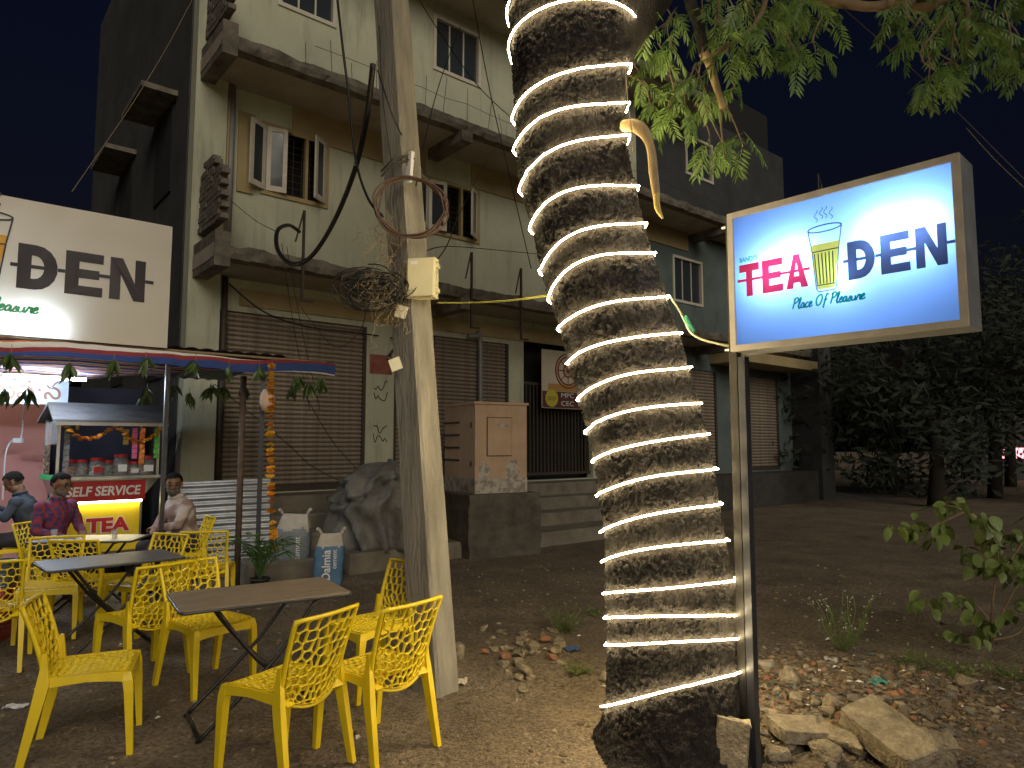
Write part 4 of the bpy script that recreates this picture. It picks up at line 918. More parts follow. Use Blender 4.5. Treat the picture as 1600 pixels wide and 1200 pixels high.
# jars
M['jarglass'] = clear('jar_plastic', .8)
jars = [(.16, .12, .075, .17, (.45, .20, .16), 'pink toffees'), (.29, .14, .078, .17, (.38, .30, .20), 'brown biscuits'), (.45, .10, .085, .19, (.62, .58, .48), 'white sweets and a red label'), (.58, .13, .07, .16, (.25, .34, .22), 'green toffees'), (.72, .10, .09, .23, (.42, .25, .12), 'tan cookies'), (.87, .12, .08, .14, (.50, .30, .14), 'round biscuits'), (1.02, .10, .10, .21, (.48, .22, .06), 'orange snacks')]
for x, y, r, h, c, what in jars:
    p = on_cart(x, y, ZC + .0065); t = thing('jar', 'clear jar of %s on the tea cart counter' % what, 'jar', p, CR, 'jars on the cart counter')
    mb = MB(); mb.lathe([(0, 0), (r * .95, 0), (r, .01), (r, h * .82), (r * .82, h * .92), (r * .8, h)], 18); mb.build('glass', 'jarglass', t, True)
    mb = MB(); rq = random.Random(int(x * 99))
    for k in range(40):
        a = rq.random() * 6.3; rr_ = r * .78 * math.sqrt(rq.random()); mb.box((rr_ * math.cos(a), rr_ * math.sin(a), .02 + rq.random() * h * .6), (.026, .02, .018), rq.random() * 3)
    o = mb.build('contents', mat('contents', c, tuple(q * .6 for q in c), 30, .7), t); o['kind'] = 'stuff'
    mb = MB(); mb.lathe([(0, h), (r * .86, h), (r * .86, h + .035), (0, h + .04)], 18); mb.build('lid', 'red', t)
    if h > .185 or 'round' in what: mb = MB(); mb.box((0, -r * .98, h * .42), (r * 1.1, .006, h * .38)); mb.build('label_paper', 'white_print' if 'orange' in what or 'cookies' in what or 'round' in what else 'red', t)
# hanging packets
for x, z0, n, c, what in ((.74, .48, 3, (.38, .27, .05), 'gold'), (.84, .50, 6, (.55, .12, .28), 'pink'), (.93, .50, 7, (.75, .20, .03), 'orange'), (1.10, .50, 6, (.10, .42, .08), 'green'), (.10, .55, 8, (.10, .10, .10), 'black and silver'), ):
    p = on_cart(x, .0, ZC + z0 + .12); t = thing('snack_strip', 'strip of %s snack sachets hanging in the tea cart' % what, 'snack packets', p, CR, 'sachet strips on the tea cart')
    mm = mat('sachet', c, tuple(min(1, q * 1.7 + .05) for q in c), 40, .25, .3, 50, .3)
    k_ = MB(); k_.box((0, 0, 0), (.06, .012, .062)); me = k_.mesh('sachet', mm)
    for k in range(n): link('sachet', me, t, (random.uniform(-.004, .004), 0, -.04 - k * .066), (random.uniform(-.2, .2), random.uniform(-.06, .06), 0))
p = on_cart(-.01, CD * .45, ZC + .36); t = thing('snack_strip', 'mass of mixed sachets behind the side glass of the cart', 'snack packets', p, CR + PI / 2)
M['sach'] = mat('mixed_sachet', (.35, .28, .16), (.12, .10, .10), 30, .25, .3, 50, .4)
k_ = MB(); k_.box((0, 0, 0), (.05, .012, .05)); me = k_.mesh('sachet', M['sach'])
for i in range(4):
    for k in range(7): link('sachet', me, t, (-.14 + i * .07, .03, -.05 * k + .0), (random.uniform(-.3, .3), random.uniform(-.2, .2), random.uniform(-.3, .3)))
gp_ = [on_cart(x, -.06, ZC + z) for x, z in ((.03, .66), (.10, .58), (.2, .49), (.31, .465), (.43, .50), (.55, .585), (.60, .62), (.66, .58), (.75, .49), (.86, .43), (.97, .46), (1.08, .54), (1.14, .62))]
garland('marigold_garland', 'swagged marigold garland across the front of the tea cart', gp_, 46, None, 1.1)
mb = MB(); mb.lathe([(0, -.02), (.018, -.01), (.018, .05), (0, .06)], 8); tag(mb.build('flower_pendant', 'petal2', loc=on_cart(.3, .5, ZC + .6)), 'small yellow flower bunch hanging inside the tea cart', 'flowers')

# ================================================================== TABLES
def make_table(name, label, c, rz, L=.90, D=.60, top='laminate'):
    t = thing(name, label, 'table', (c[0], c[1], 0), rz)
    def rrect(l, d, r, n=5): return [(sx * (l / 2 - r) + r * math.cos(a), sy * (d / 2 - r) + r * math.sin(a)) for sx, sy, a0 in ((1, 1, 0), (-1, 1, PI / 2), (-1, -1, PI), (1, -1, 1.5 * PI)) for a in np.linspace(a0, a0 + PI / 2, n)]
    mb = MB(); mb.poly(rrect(L, D, .03), lambda x, y, d: Vector((x, y, d)), .731, .752); mb.build('tabletop', top, t)
    mb = MB(); q = rrect(L + .006, D + .006, .033); mb.tube([(x, y, .740) for x, y in q], .0095, 6, closed=True); mb.build('edge_band', 'edge', t, True)
    for s in (1, -1):
        dy = D / 2 - (.07 if s > 0 else .11)
        for y in (-dy, dy):
            mb = MB(); mb.tube(crom([(s * .30, y, .735), (s * .05, y, .40), (-s * .33, y, .04), (-s * .36, y * .96, .014)], 4), .0125, 8); mb.build('leg', 'black_steel', t, True)
        mb = MB(); mb.tube([(-s * .36, -dy * .96, .014), (-s * .36, dy * .96, .014)], .0125, 8); mb.build('foot_bar', 'black_steel', t, True)
        mb = MB(); mb.tube([(s * .30, -dy, .722), (s * .30, dy, .722)], .0115, 8); mb.build('cross_bar', 'black_steel', t, True)
    return t
make_table('folding_table', 'folding table with brown wood top in front of the potted palm', (-1.59, 4.46), R(33), .98, .6)
make_table('folding_table', 'folding table with dark grey wood top between the yellow chairs', (-3.27, 5.74), R(44), .96, .60, 'laminate_dark')
make_table('folding_table', 'pale steel topped table in front of the man in plaid shirt', (-4.2, 7.0), R(8), .95, .5, 'steel')
for x, lb in ((-4.55, 'small glass tumbler on the steel topped table'), (-3.95, 'second glass tumbler at the right end of the steel table')):
    mb = MB(); mb.lathe([(0, 0), (.024, 0), (.032, .085), (.029, .085), (.022, .008), (0, .008)], 14); tag(mb.build('glass_tumbler', 'glass', smooth=True, loc=(x, 6.98, .7525)), lb, 'glass')
# crates at the far left
crm = MB()
for z in (.012,): crm.box((0, 0, z), (.46, .32, .02))
for z in (.05, .10, .15, .20):
    for sx, sy, dx, dy in ((0, -1, .46, .014), (0, 1, .46, .014), (-1, 0, .014, .32), (1, 0, .014, .32)): crm.box((sx * .223, sy * .153, z), (dx - .0, dy, .035))
for sx in (-1, 1):
    for sy in (-1, 1): crm.box((sx * .222, sy * .152, .115), (.022, .022, .21))
crm_r = crm.mesh('crate', 'crate'); crm_g = crm.mesh('crate', 'crate_g')
for k, (mm, lb) in enumerate(((crm_r, 'red plastic crate at the bottom of the stack at the stall edge'), (crm_r, 'red plastic crate in the middle of the stack at the stall edge'), (crm_g, 'dark green plastic crate topmost of the stack of crates'))):
    tag(link('plastic_crate', mm, None, (-4.62, 6.15, .001 + .222 * k), (0, 0, R(10 + 6 * k))), lb, 'crate')

# ================================================================== CHAIRS
def clip(poly, n, c):
    out = []
    for i in range(len(poly)):
        a, b = poly[i], poly[(i + 1) % len(poly)]; da, db = a[0] * n[0] + a[1] * n[1] - c, b[0] * n[0] + b[1] * n[1] - c
        if da <= 0: out.append(a)
        if (da < 0 < db) or (db < 0 < da): t = da / (da - db); out.append((a[0] + (b[0] - a[0]) * t, a[1] + (b[1] - a[1]) * t))
    return out
def voronoi_cells(pts, bound):
    cells = []
    for i, p in enumerate(pts):
        poly = list(bound)
        for j, q in enumerate(pts):
            if i == j: continue
            dx, dy = q[0] - p[0], q[1] - p[1]
            if dx * dx + dy * dy > .05: continue
            poly = clip(poly, (dx, dy), dx * (p[0] + q[0]) / 2 + dy * (p[1] + q[1]) / 2)
            if len(poly) < 3: break
        if len(poly) >= 3: cells.append(poly)
    return cells
def lattice(mb, pts, bound, fn, half=.0036, h=.009):
    """web between cells; fn(x,y,off) maps the flat sheet onto the curved shell"""
    idx = {}
    def vid(x, y, o):
        k = (round(x, 4), round(y, 4), round(o, 4))
        if k not in idx: idx[k] = len(mb.v); mb.v.append(tuple(fn(x, y, o)))
        return idx[k]
    for poly in voronoi_cells(pts, bound):
        q = []
        for p in poly:
            if not q or (p[0] - q[-1][0]) ** 2 + (p[1] - q[-1][1]) ** 2 > 2e-5: q.append((round(p[0], 4), round(p[1], 4)))
        if len(q) > 2 and (q[0][0] - q[-1][0]) ** 2 + (q[0][1] - q[-1][1]) ** 2 < 2e-5: q.pop()
        if len(q) < 3: continue
        cx, cy = sum(p[0] for p in q) / len(q), sum(p[1] for p in q) / len(q)
        ins = []
        for p in q:
            d = math.hypot(p[0] - cx, p[1] - cy); k = max(.2, 1 - half * 1.35 / max(d, 1e-4)); ins.append((cx + (p[0] - cx) * k, cy + (p[1] - cy) * k))
        n = len(q); ho = []
        for i in range(n):
            a, b, c = ins[i - 1], ins[i], ins[(i + 1) % n]; ho.append(((b[0] * .72 + a[0] * .28), (b[1] * .72 + a[1] * .28))); ho.append(((b[0] * .72 + c[0] * .28), (b[1] * .72 + c[1] * .28)))
        for sgn in (1, -1):
            for i in range(n):
                o = vid(*q[i], sgn * h); o2 = vid(*q[(i + 1) % n], sgn * h)
                h0, h1, h2 = (vid(*ho[2 * i], sgn * h * .45), vid(*ho[2 * i + 1], sgn * h * .45), vid(*ho[(2 * i + 2) % (2 * n)], sgn * h * .45))
                f = [(o, h0, h1), (o, h1, h2, o2)]
                for t in f: mb.f.append(t if sgn > 0 else t[::-1]); mb.m.append(0)
        for i in range(2 * n):
            a, b = ho[i], ho[(i + 1) % (2 * n)]
            mb.f.append((vid(*a, h * .45), vid(*a, -h * .45), vid(*b, -h * .45), vid(*b, h * .45))); mb.m.append(0)
def rect_loft(mb, path, sizes):
    """rectangular-section bar along path; sizes (x-width, y-depth)"""
    mb.loft([[Vector(p) + Vector((sx * w / 2, sy * d / 2, 0)) for sx, sy in ((-1, -1), (1, -1), (1, 1), (-1, 1))] for p, (w, d) in zip(path, sizes)])
def make_chair():
    t = thing('plastic_chair', 'x', 'chair', (0, 0, 0), 0)
    rr = random.Random(5)
    # backrest shell: bottom 0.40 -> top 0.86, leaning back
    def wb(v): return .192 + .022 * v
    def fb(x, v, o):
        w = wb(v); xx = x * w / .2; y = -.195 - .02 * v - .095 * v ** 1.5 - .035 * (1 - (x / .2) ** 2) * (1 - .35 * v)
        drop = .06 * (1 - v) ** 2 * (1 - (x / .2) ** 2)
        return Vector((xx, y + o, .415 + .405 * v - drop))
    pts = []; v = .015; row = 0; sp = .034
    while v < 1.0:
        n = max(6, int(round(.4 / (sp * 1.05)))); off = .5 * (row % 2)
        for i in range(n + 1):
            x = -.2 + (i + off) * .4 / n
            if -.2 <= x <= .2: pts.append((x + rr.uniform(-.36, .36) * sp, (v + rr.uniform(-.34, .34) * sp / .435 * .9) ))
        v += sp * .92 / .435; sp = min(.062, sp + .003); row += 1
    mb = MB(); lattice(mb, [(p[0], p[1] * .435) for p in pts], [(-.19, .012), (.19, .012), (.19, .425), (-.19, .425)], lambda x, y, o: fb(x, y / .435, o), .0031, .011); mb.build('backrest', 'yellow', t, True)
    mb = MB()
    rim = [fb(-.2, q / 8, 0) for q in range(9)] + [fb(-.2 + .4 * q / 8, 1.0, 0) for q in range(1, 9)] + [fb(.2, 1 - q / 8, 0) for q in range(1, 9)]
    mb.tube(rim, [.0135] * 9 + [.0115] * 7 + [.0135] * 9, 6); mb.tube([fb(-.2 + .4 * q / 10, 0, 0) for q in range(11)], .008, 6)
    mb.build('back_rim', 'yellow', t, True)
    # seat shell
    def fs(x, y, o): return Vector((x * (1 + .10 * (y + .19) / .4), y, .447 - .016 * (1 - (x / .2) ** 2) * (1 - ((y) / .24) ** 2) - .012 * max(0, (y - .12) / .08) ** 2 + o))
    pts = []; row = 0; y = -.2; sp = .034
    while y < .23:
        n = 10
        for i in range(n + 1): pts.append((-.2 + (i + .5 * (row % 2)) * .4 / n + rr.uniform(-.012, .012), y + rr.uniform(-.010, .010)))
        y += sp; row += 1
    mb = MB(); lattice(mb, pts, [(-.19, -.2), (.19, -.2), (.19, .195), (-.19, .195)], fs, .0033, .010); mb.build('seat', 'yellow', t, True)
    mb = MB()
    for s in (-1, 1):
        mb.loft([[fs(s * .186, y, .008), fs(s * .206, y, .004), fs(s * .209, y, -.035 - .014 * abs(y) / .2), fs(s * .197, y, -.035 - .014 * abs(y) / .2)] for y in np.linspace(-.2, .205, 9)])
    mb.loft([[fs(x, .186, .008), fs(x, .21, .004), fs(x, .213, -.042 - .018 * abs(x / .2) ** 3), fs(x, .200, -.042 - .018 * abs(x / .2) ** 3)] for x in np.linspace(-.2, .2, 9)])
    mb.build('apron', 'yellow', t)
    for s in (-1, 1):
        mb = MB(); rect_loft(mb, [(s * .208, .192, .445), (s * .212, .196, .40), (s * .214, .203, .34), (s * .217, .222, .0)], [(.03, .036), (.042, .05), (.044, .044), (.03, .030)]); mb.build('leg', 'yellow', t)
        mb = MB(); rect_loft(mb, [(s * .206, -.20, .58), (s * .205, -.198, .50), (s * .208, -.20, .42), (s * .212, -.215, .34), (s * .224, -.285, .0)], [(.018, .022), (.024, .038), (.032, .06), (.036, .056), (.028, .036)]); mb.build('leg', 'yellow', t)
        mb = MB(); mb.add([(s * .19, -.19, .44), (s * .19, -.245, .40), (s * .12, -.225, .395), (s * .19, -.19, .36)], [(0, 1, 2), (1, 3, 2), (0, 2, 3), (0, 3, 1)]); mb.build('gusset', 'yellow', t)
    return t
chair0 = make_chair(); used = [False]
def put_chair(x, y, face, label, z=0):
    c = chair0 if not used[0] else copy_tree(chair0); used[0] = True
    c.location = (x, y, z); c.rotation_euler = (0, 0, math.atan2(face[1], face[0]) - PI / 2); c['label'] = label; c['group'] = 'yellow plastic chairs'; return c
put_chair(-2.36, 4.03, (.93, .38), 'yellow lattice chair side on, facing the short end of the brown table')
put_chair(-1.21, 3.79, (-.86, .5), 'yellow lattice chair turned away, drawn up to the long side of brown table')
put_chair(-.78, 4.04, (-.78, .62), 'yellow lattice chair with its back beside the utility pole foot')
put_chair(-.99, 4.95, (-.72, -.69), 'yellow lattice chair behind another, at the end of the brown table by the pole')
put_chair(-2.14, 5.02, (.80, -.60), 'yellow lattice chair facing the brown table from its far long side')
put_chair(-2.74, 5.26, (-.82, .57), 'yellow lattice chair back to back with the one at the brown table')
put_chair(-3.38, 6.45, (-.35, -.93), 'yellow lattice chair behind the grey table, seat turned towards it')
put_chair(-3.12, 7.25, (-.25, .97), 'yellow lattice chair back turned, in front of the man in patterned shirt')
put_chair(-3.95, 6.62, (-.05, 1), 'yellow lattice chair back turned, pushed up to the steel table')
put_chair(-4.1, 6.28, (.45, -.9), 'yellow lattice chair at the left end of the grey table beside the crates')
put_chair(-3.98, 5.45, (-.45, .89), 'yellow lattice chair with its back to the grey table corner, near the crates')
put_chair(-5.04, 7.72, (.98, -.1), 'yellow lattice chair under the man in plaid shirt')
put_chair(-3.82, 8.12, (-.8, -.6), 'yellow lattice chair under the man in patterned shirt')
put_chair(-5.85, 8.5, (-1, -.1), 'yellow lattice chair under the man in dark shirt')

# ================================================================== PEOPLE
def capsule(mb, a, b, ra, rb, n=12):
    a, b = Vector(a), Vector(b); d = b - a; L = d.length; d = d.normalized() if L > 1e-6 else Vector((0, 0, 1)); pts, rad = [], []
    for k in range(5): q = PI / 2 * (1 - k / 4); pts.append(a - d * ra * math.sin(q)); rad.append(max(.001, ra * math.cos(q)))
    for k in range(5): q = PI / 2 * k / 4; pts.append(b + d * rb * math.sin(q)); rad.append(max(.001, rb * math.cos(q)))
    mb.tube(pts, rad, n)
def person(label, loc, face, shirt, joints, look, head_tilt=0.0, sleeve='long', beard=False, glasses=False, part_hair=1.0):
    t = thing('person', label, 'person', loc, math.atan2(face[1], face[0]) - PI / 2)
    J = {k: Vector(v) for k, v in joints.items()}; caps = []
    def c(a, b, ra, rb, tg): caps.append((J[a] if isinstance(a, str) else Vector(a), J[b] if isinstance(b, str) else Vector(b), ra, rb, tg))
    c('pelvis', 'waist', .135, .135, 1); c('waist', 'chest', .135, .145, 1); c('chest', 'neck0', .145, .075, 1)
    for s in 'lr':
        sg = -1 if s == 'l' else 1
        c('chest', 'sh' + s, .12, .072, 1); c('waist', J['chest'] + Vector((sg * .07, 0, 0)), .12, .125, 1); c('pelvis', J['pelvis'] + Vector((sg * .08, .02, -.01)), .13, .115, 2)
        c('sh' + s, 'el' + s, .062, .047, 1); c('el' + s, 'wr' + s, .045, .032 if sleeve == 'long' else .028, 1 if sleeve == 'long' else 0)
        c(J['pelvis'] + Vector((sg * .09, .02, -.01)), 'kn' + s, .092, .062, 2); c('kn' + s, 'an' + s, .06, .042, 2); c('an' + s, J['an' + s] + Vector((sg * .02, .15, -.045)), .042, .034, 3)
        # hand: palm and five fingers curling forward
        w = J['wr' + s]; d = (J['hd' + s] - w).normalized(); side = d.cross(Vector((0, 0, 1))).normalized(); 
        if side.length < .5: side = Vector((1, 0, 0))
        dn = side.cross(d).normalized(); dn = dn if dn.z < 0 else -dn
        for k, off in enumerate((-.028, -.009, .009, .026)):
            k0 = w + d * .085 + side * off; c(w + d * .02 + side * off * .7, k0, .018, .013, 0)
            k1 = k0 + d * (.036 if k in (1, 2) else .03) + dn * .012; c(k0, k1, .0105, .0095, 0); c(k1, k1 + d * .012 + dn * .028, .0095, .008, 0)
        c(w + d * .03 - side * sg * .026, w + d * .07 - side * sg * .05 + dn * .012, .014, .0105, 0); c(w + d * .07 - side * sg * .05 + dn * .012, w + d * .098 - side * sg * .044 + dn * .028, .0105, .009, 0)
    hc_ = J['head']; HM = Matrix.Rotation(look, 3, 'Z') @ Matrix.Rotation(head_tilt, 3, 'X')
    h = lambda x, y, z: hc_ + HM @ Vector((x, y, z))
    c('neck0', h(0, -.02, -.08), .06, .055, 0)
    c(h(0, -.025, .035), h(0, .02, .045), .083, .078, 0); c(h(0, .03, -.01), h(0, .045, -.07), .062, .04, 0); c(h(-.03, .02, -.05), h(.03, .02, -.05), .045, .045, 0)
    c(h(0, .088, .028), h(0, .108, -.016), .010, .016, 0); c(h(-.013, .098, -.02), h(.013, .098, -.02), .009, .009, 0); c(h(-.035, .083, .035), h(.035, .083, .035), .014, .014, 0)
    c(h(0, .083, -.052), h(0, .086, -.053), .018, .016, 0); c(h(-.016, .086, -.047), h(.016, .086, -.047), .008, .008, 0)
    for sg in (-1, 1): c(h(sg * .083, -.01, .025), h(sg * .086, -.005, -.02), .016, .011, 0); c(h(sg * .036, .058, .0), h(sg * .042, .05, -.015), .022, .02, 0)
    mb = MB()
    for a, b, ra, rb, tg in caps: capsule(mb, a, b, ra, rb)
    o = mb.build('body', ['skin', shirt, 'trouser', 'pot', 'beard'], t, True)
    md = o.modifiers.new('r', 'REMESH'); md.mode = 'VOXEL'; md.voxel_size = .0085; md.use_smooth_shade = True
    ms = o.modifiers.new('s', 'SMOOTH'); ms.factor = .5; ms.iterations = 3
    bake(o); me = o.data
    if len(me.materials) < 5:
        me.materials.clear()
        for q in ('skin', shirt, 'trouser', 'pot', 'beard'): me.materials.append(M[q])
    n = len(me.vertices); V = np.empty(n * 3); me.vertices.foreach_get('co', V); V = V.reshape(-1, 3)
    best = np.full(n, 9.); tg_ = np.zeros(n, int)
    for a, b, ra, rb, tg in caps:
        a_, b_ = np.array(a), np.array(b); d = b_ - a_; L2 = max(1e-9, d @ d); u = np.clip(((V - a_) @ d) / L2, 0, 1); q = np.linalg.norm(V - a_ - u[:, None] * d, axis=1) - (ra + (rb - ra) * u)
        k = q < best; best[k] = q[k]; tg_[k] = tg
    hv = (V - np.array(hc_)) @ np.array(HM)
    if beard:
        k = (tg_ == 0) & (np.abs(hv[:, 2] + .07) < .05) & (hv[:, 1] > .02) & (np.abs(hv[:, 0]) < .09) & ~((np.abs(hv[:, 2] + .048) < .008) & (np.abs(hv[:, 0]) < .022)); tg_[k] = 4
        k = (tg_ == 0) & (np.abs(hv[:, 2] + .034) < .007) & (hv[:, 1] > .06) & (np.abs(hv[:, 0]) < .034); tg_[k] = 4
    # cloth folds on shirt and trousers
    NRM = np.empty(n * 3); me.vertices.foreach_get('normal', NRM); NRM = NRM.reshape(-1, 3); V2 = V.copy()
    for i in np.where((tg_ == 1) | (tg_ == 2))[0]:
        V2[i] = V[i] + NRM[i] * (.004 + .010 * abs(noise.noise(Vector(V[i] * 7))) + .005 * noise.noise(Vector(V[i] * 19)))
    me.vertices.foreach_set('co', V2.ravel())
    lv = np.empty(len(me.loops), int); me.loops.foreach_get('vertex_index', lv); ls = np.empty(len(me.polygons), int); me.polygons.foreach_get('loop_start', ls)
    me.polygons.foreach_set('material_index', tg_[lv[ls]]); me.polygons.foreach_set('use_smooth', [True] * len(me.polygons)); me.update()
    # hair cap
    vs, fs = ico(4); mb = MB(); out = []
    for v in vs:
        r = 1.0 + .06 * noise.noise(v * 9) + .06 * noise.noise(v * 26) + (.03 * max(0, v.z) * part_hair); out.append(h(v.x * .095 * r, v.y * .112 * r - .007, v.z * .103 * r + .044))
    keep = [f for f in fs if not any((vs[i].y > .18 and vs[i].z < .42 - .12 * noise.noise(vs[i] * 5)) or (vs[i].z < -.55) or (abs(vs[i].x) > .6 and vs[i].z < -.05 and vs[i].y > -.25) for i in f)]
    mb.add(out, keep); mb.build('hair', 'hair', t, True)
    mb = MB()
    for sg in (-1, 1): capsule(mb, h(sg * .034, .089, .016), h(sg * .036, .089, .016), .0085, .0085, 8); mb.tube([h(sg * .016, .099, .043), h(sg * .034, .101, .048), h(sg * .054, .090, .041)], .0045, 5)
    mb.build('eyes_and_brows', 'hair', t)
    if glasses:
        mb = MB()
        for sg in (-1, 1):
            mb.tube([h(sg * .036 + .027 * math.cos(a * PI / 8), .106, .013 + .02 * math.sin(a * PI / 8)) for a in range(16)], .003, 5, closed=True); mb.tube([h(sg * .062, .104, .02), h(sg * .09, .05, .022), h(sg * .093, -.01, .02)], .003, 5)
        mb.tube([h(-.01, .108, .018), h(.01, .108, .018)], .003, 5); mb.build('glasses', 'cable', t)
    # collar
    mb = MB(); n0 = J['neck0']; mb.tube([n0 + Vector((.072 * math.cos(a), .068 * math.sin(a) + .005, .028 - .022 * math.sin(a))) for a in np.linspace(PI * .62, PI * 2.38, 18)], .014, 6); mb.build('collar', shirt, t, True)
    return t
def sit(lean=0.0, slump=0.0, arms=None):
    j = dict(pelvis=(0, -.06, .55), waist=(0, -.06 + lean * .3, .70), chest=(0, -.06 + lean * .8, .92 - slump), neck0=(0, -.05 + lean * 1.1, 1.075 - slump), head=(0, -.02 + lean * 1.35, 1.225 - slump),
             shl=(-.165, -.06 + lean, 1.0 - slump), shr=(.165, -.06 + lean, 1.0 - slump), knl=(-.13, .38, .52), knr=(.13, .38, .52), anl=(-.13, .40, .08), anr=(.13, .42, .08))
    j.update(arms); return j
# man in plaid: profile to the right, forearms resting low towards the steel table
person('seated man in red and blue plaid shirt wearing glasses', (-5.04, 7.74, .015), (.93, -.36), 'plaid',
       sit(.06, .02, dict(ell=(-.24, .06, .74), wrl=(-.12, .28, .70), hdl=(-.06, .36, .70), elr=(.24, .04, .74), wrr=(.14, .27, .69), hdr=(.09, .36, .68))), R(10), R(-6), beard=True, glasses=True)
# man in patterned shirt: body to the left, head turned over his shoulder
person('seated man in pale patterned shirt looking over his shoulder', (-3.82, 8.12, .015), (-.62, -.78), 'patch',
       sit(.10, .03, dict(ell=(-.23, .16, .76), wrl=(.02, .30, .73), hdl=(.10, .30, .72), elr=(.23, .16, .76), wrr=(-.02, .33, .68), hdr=(-.10, .33, .67))), R(62), R(-4), beard=True)
# man in dark shirt: bent over what he holds
person('seated man in dark shirt bent over something in his hands', (-5.85, 8.5, .015), (-.97, -.22), 'denim',
       sit(.15, .03, dict(ell=(-.24, .16, .80), wrl=(-.06, .40, .90), hdl=(.0, .45, .95), elr=(.24, .16, .80), wrr=(.06, .40, .90), hdr=(.0, .45, .95))), R(4), R(-32))

# ================================================================== NEEM TREE
YT = 3.98
ROWS = [(-260, 770, 1000), (-150, 778, 1000), (0, 794, 1000), (60, 797, 990), (100, 799, 982), (160, 802, 976), (240, 805, 980), (300, 814, 994), (360, 832, 1006), (430, 848, 1026), (515, 875, 1056), (568, 892, 1072), (625, 906, 1088), (677, 919, 1100), (722, 930, 1112), (775, 936, 1119), (832, 942, 1128), (878, 944, 1138), (928, 947, 1147), (1010, 950, 1154), (1090, 950, 1162), (1140, 942, 1172), (1180, 926, 1190), (1215, 905, 1215), (1260, 880, 1250)]
AX = []
for y, xl, xr in ROWS:
    p = P((xl + xr) / 2, y, YT); d = (p - CAM).length; AX.append((p.z, p.x, (xr - xl) / 2 / FPX * (p.y * CP + (p.z - HCAM) * SP)))
AX.sort()
AZ = np.array([a[0] for a in AX]); AXx = np.array([a[1] for a in AX]); AR = np.array([a[2] for a in AX])
def t_ax(z): return float(np.interp(z, AZ, AXx))
def t_r(z): return float(np.interp(z, AZ, AR))
def smooth_fn(f): return lambda z: (f(z - .1) + f(z) * 2 + f(z + .1)) / 4
tx, tr = smooth_fn(t_ax), smooth_fn(t_r)
tree = thing('neem_tree', 'thick leaning neem tree trunk with rough bark wound in lights', 'tree', (t_ax(0), YT, 0))
TB = Vector((t_ax(0), YT, 0))
NA, NZ = 190, 620; z0, z1 = -.08, AZ[-1]; mb = MB()
def bark(a, z):
    ca, sa = math.cos(a), math.sin(a)
    p = Vector((ca * 1.9, sa * 1.9, z * 2.2)); q = p + Vector((noise.noise(p * 2), noise.noise(p * 2 + Vector((5, 0, 0))), noise.noise(p * 2 + Vector((0, 7, 0))))) * .35
    dd, _ = noise.voronoi(Vector((q.x * 6, q.y * 6, q.z * 4.0))); crack = min(1, (dd[1] - dd[0]) * 2.6)
    dd2, _ = noise.voronoi(Vector((q.x * 14, q.y * 14, q.z * 11))); cr2 = min(1, (dd2[1] - dd2[0]) * 2.5)
    return .011 * crack + .010 * cr2 + .016 * noise.noise(p * 1.3) + .008 * noise.noise(q * 14) + .005 * noise.noise(q * 30) - .018
rings = []
for j in range(NZ + 1):
    z = z0 + (z1 - z0) * j / NZ; ring = []; cx, rr_ = tx(z), tr(z); fl = max(0, .45 - z)
    for i in range(NA):
        a = 2 * PI * i / NA; r = rr_ + bark(a, z) + fl * .22 * max(0, math.sin(a * 5 + 1.1)) * fl
        ring.append(Vector((cx + r * math.cos(a), YT + r * math.sin(a), z)) - TB)
    rings.append(ring)
mb.loft(rings); mb.build('trunk', 'bark', tree, True)
def limb(pts, radii, m='bark', nm='branch', rough=.12):
    pts = crom(pts, 8); n = len(pts); rad = np.interp(np.linspace(0, 1, n), np.linspace(0, 1, len(radii)), radii)
    mb = MB(); mb.tube([p - TB for p in pts], list(rad), 14)
    mb.v = [tuple(Vector(v) * 1.0 + Vector((noise.noise(Vector(v) * 9), noise.noise(Vector(v) * 9 + Vector((9, 0, 0))), noise.noise(Vector(v) * 9 + Vector((0, 9, 0))))) * rough * float(rad[min(n - 1, k // 14)])) for k, v in enumerate(mb.v)]
    return mb.build(nm, m, tree, True)
limb([P(930, 70, YT), P(985, 10, YT), P(1045, -70, YT + .05), P(1130, -160, YT + .1)], [.24, .20, .17, .15], rough=.2)
limb([P(1060, -90, YT), P(1078, 0, 3.95), P(1092, 40, 3.95), P(1100, 85, 3.95)], [.045, .036, .034, .03])
limb([P(1100, 82, 3.95), P(1112, 110, 3.94), P(1122, 145, 3.93), P(1129, 170, 3.92)], [.030, .026, .02, .017], 'wood_raw', 'torn_branch', .3)
limb([P(1104, 98, 3.95), P(1130, 75, 3.9), P(1165, 55, 3.9), P(1190, 20, 3.9), P(1203, -30, 3.9)], [.014, .013, .013, .014, .016], 'twig')
limb([P(1127, 165, 3.92), P(1127, 200, 3.92), P(1132, 245, 3.9)], [.007, .006, .004], 'twig')
limb([P(974, 196, 3.75), P(1000, 200, 3.66), P(1015, 225, 3.64), P(1021, 270, 3.64), P(1025, 305, 3.64)], [.03, .036, .026, .026, .021], 'wood_raw', 'torn_branch', .25)
limb([P(1025, 303, 3.64), P(1027, 325, 3.64), P(1036, 342, 3.64)], [.021, .018, .004], mat('fresh_wood', (.55, .38, .10), (.62, .46, .16), 12, .8), 'torn_branch', .4)
limb([P(1135, -40, 4.2), P(1335, 8, 4.2), P(1400, 4, 4.2), P(1450, 8, 4.1), P(1520, -40, 4.0)], [.06, .03, .032, .04, .05], 'twig')
limb([P(1440, 5, 4.1), P(1462, -30, 4.1)], [.04, .05]); limb([P(1510, -20, 4.2), P(1512, 60, 4.15), P(1500, 90, 4.1), P(1475, 100, 4.05)], [.012, .011, .01, .006], 'twig')
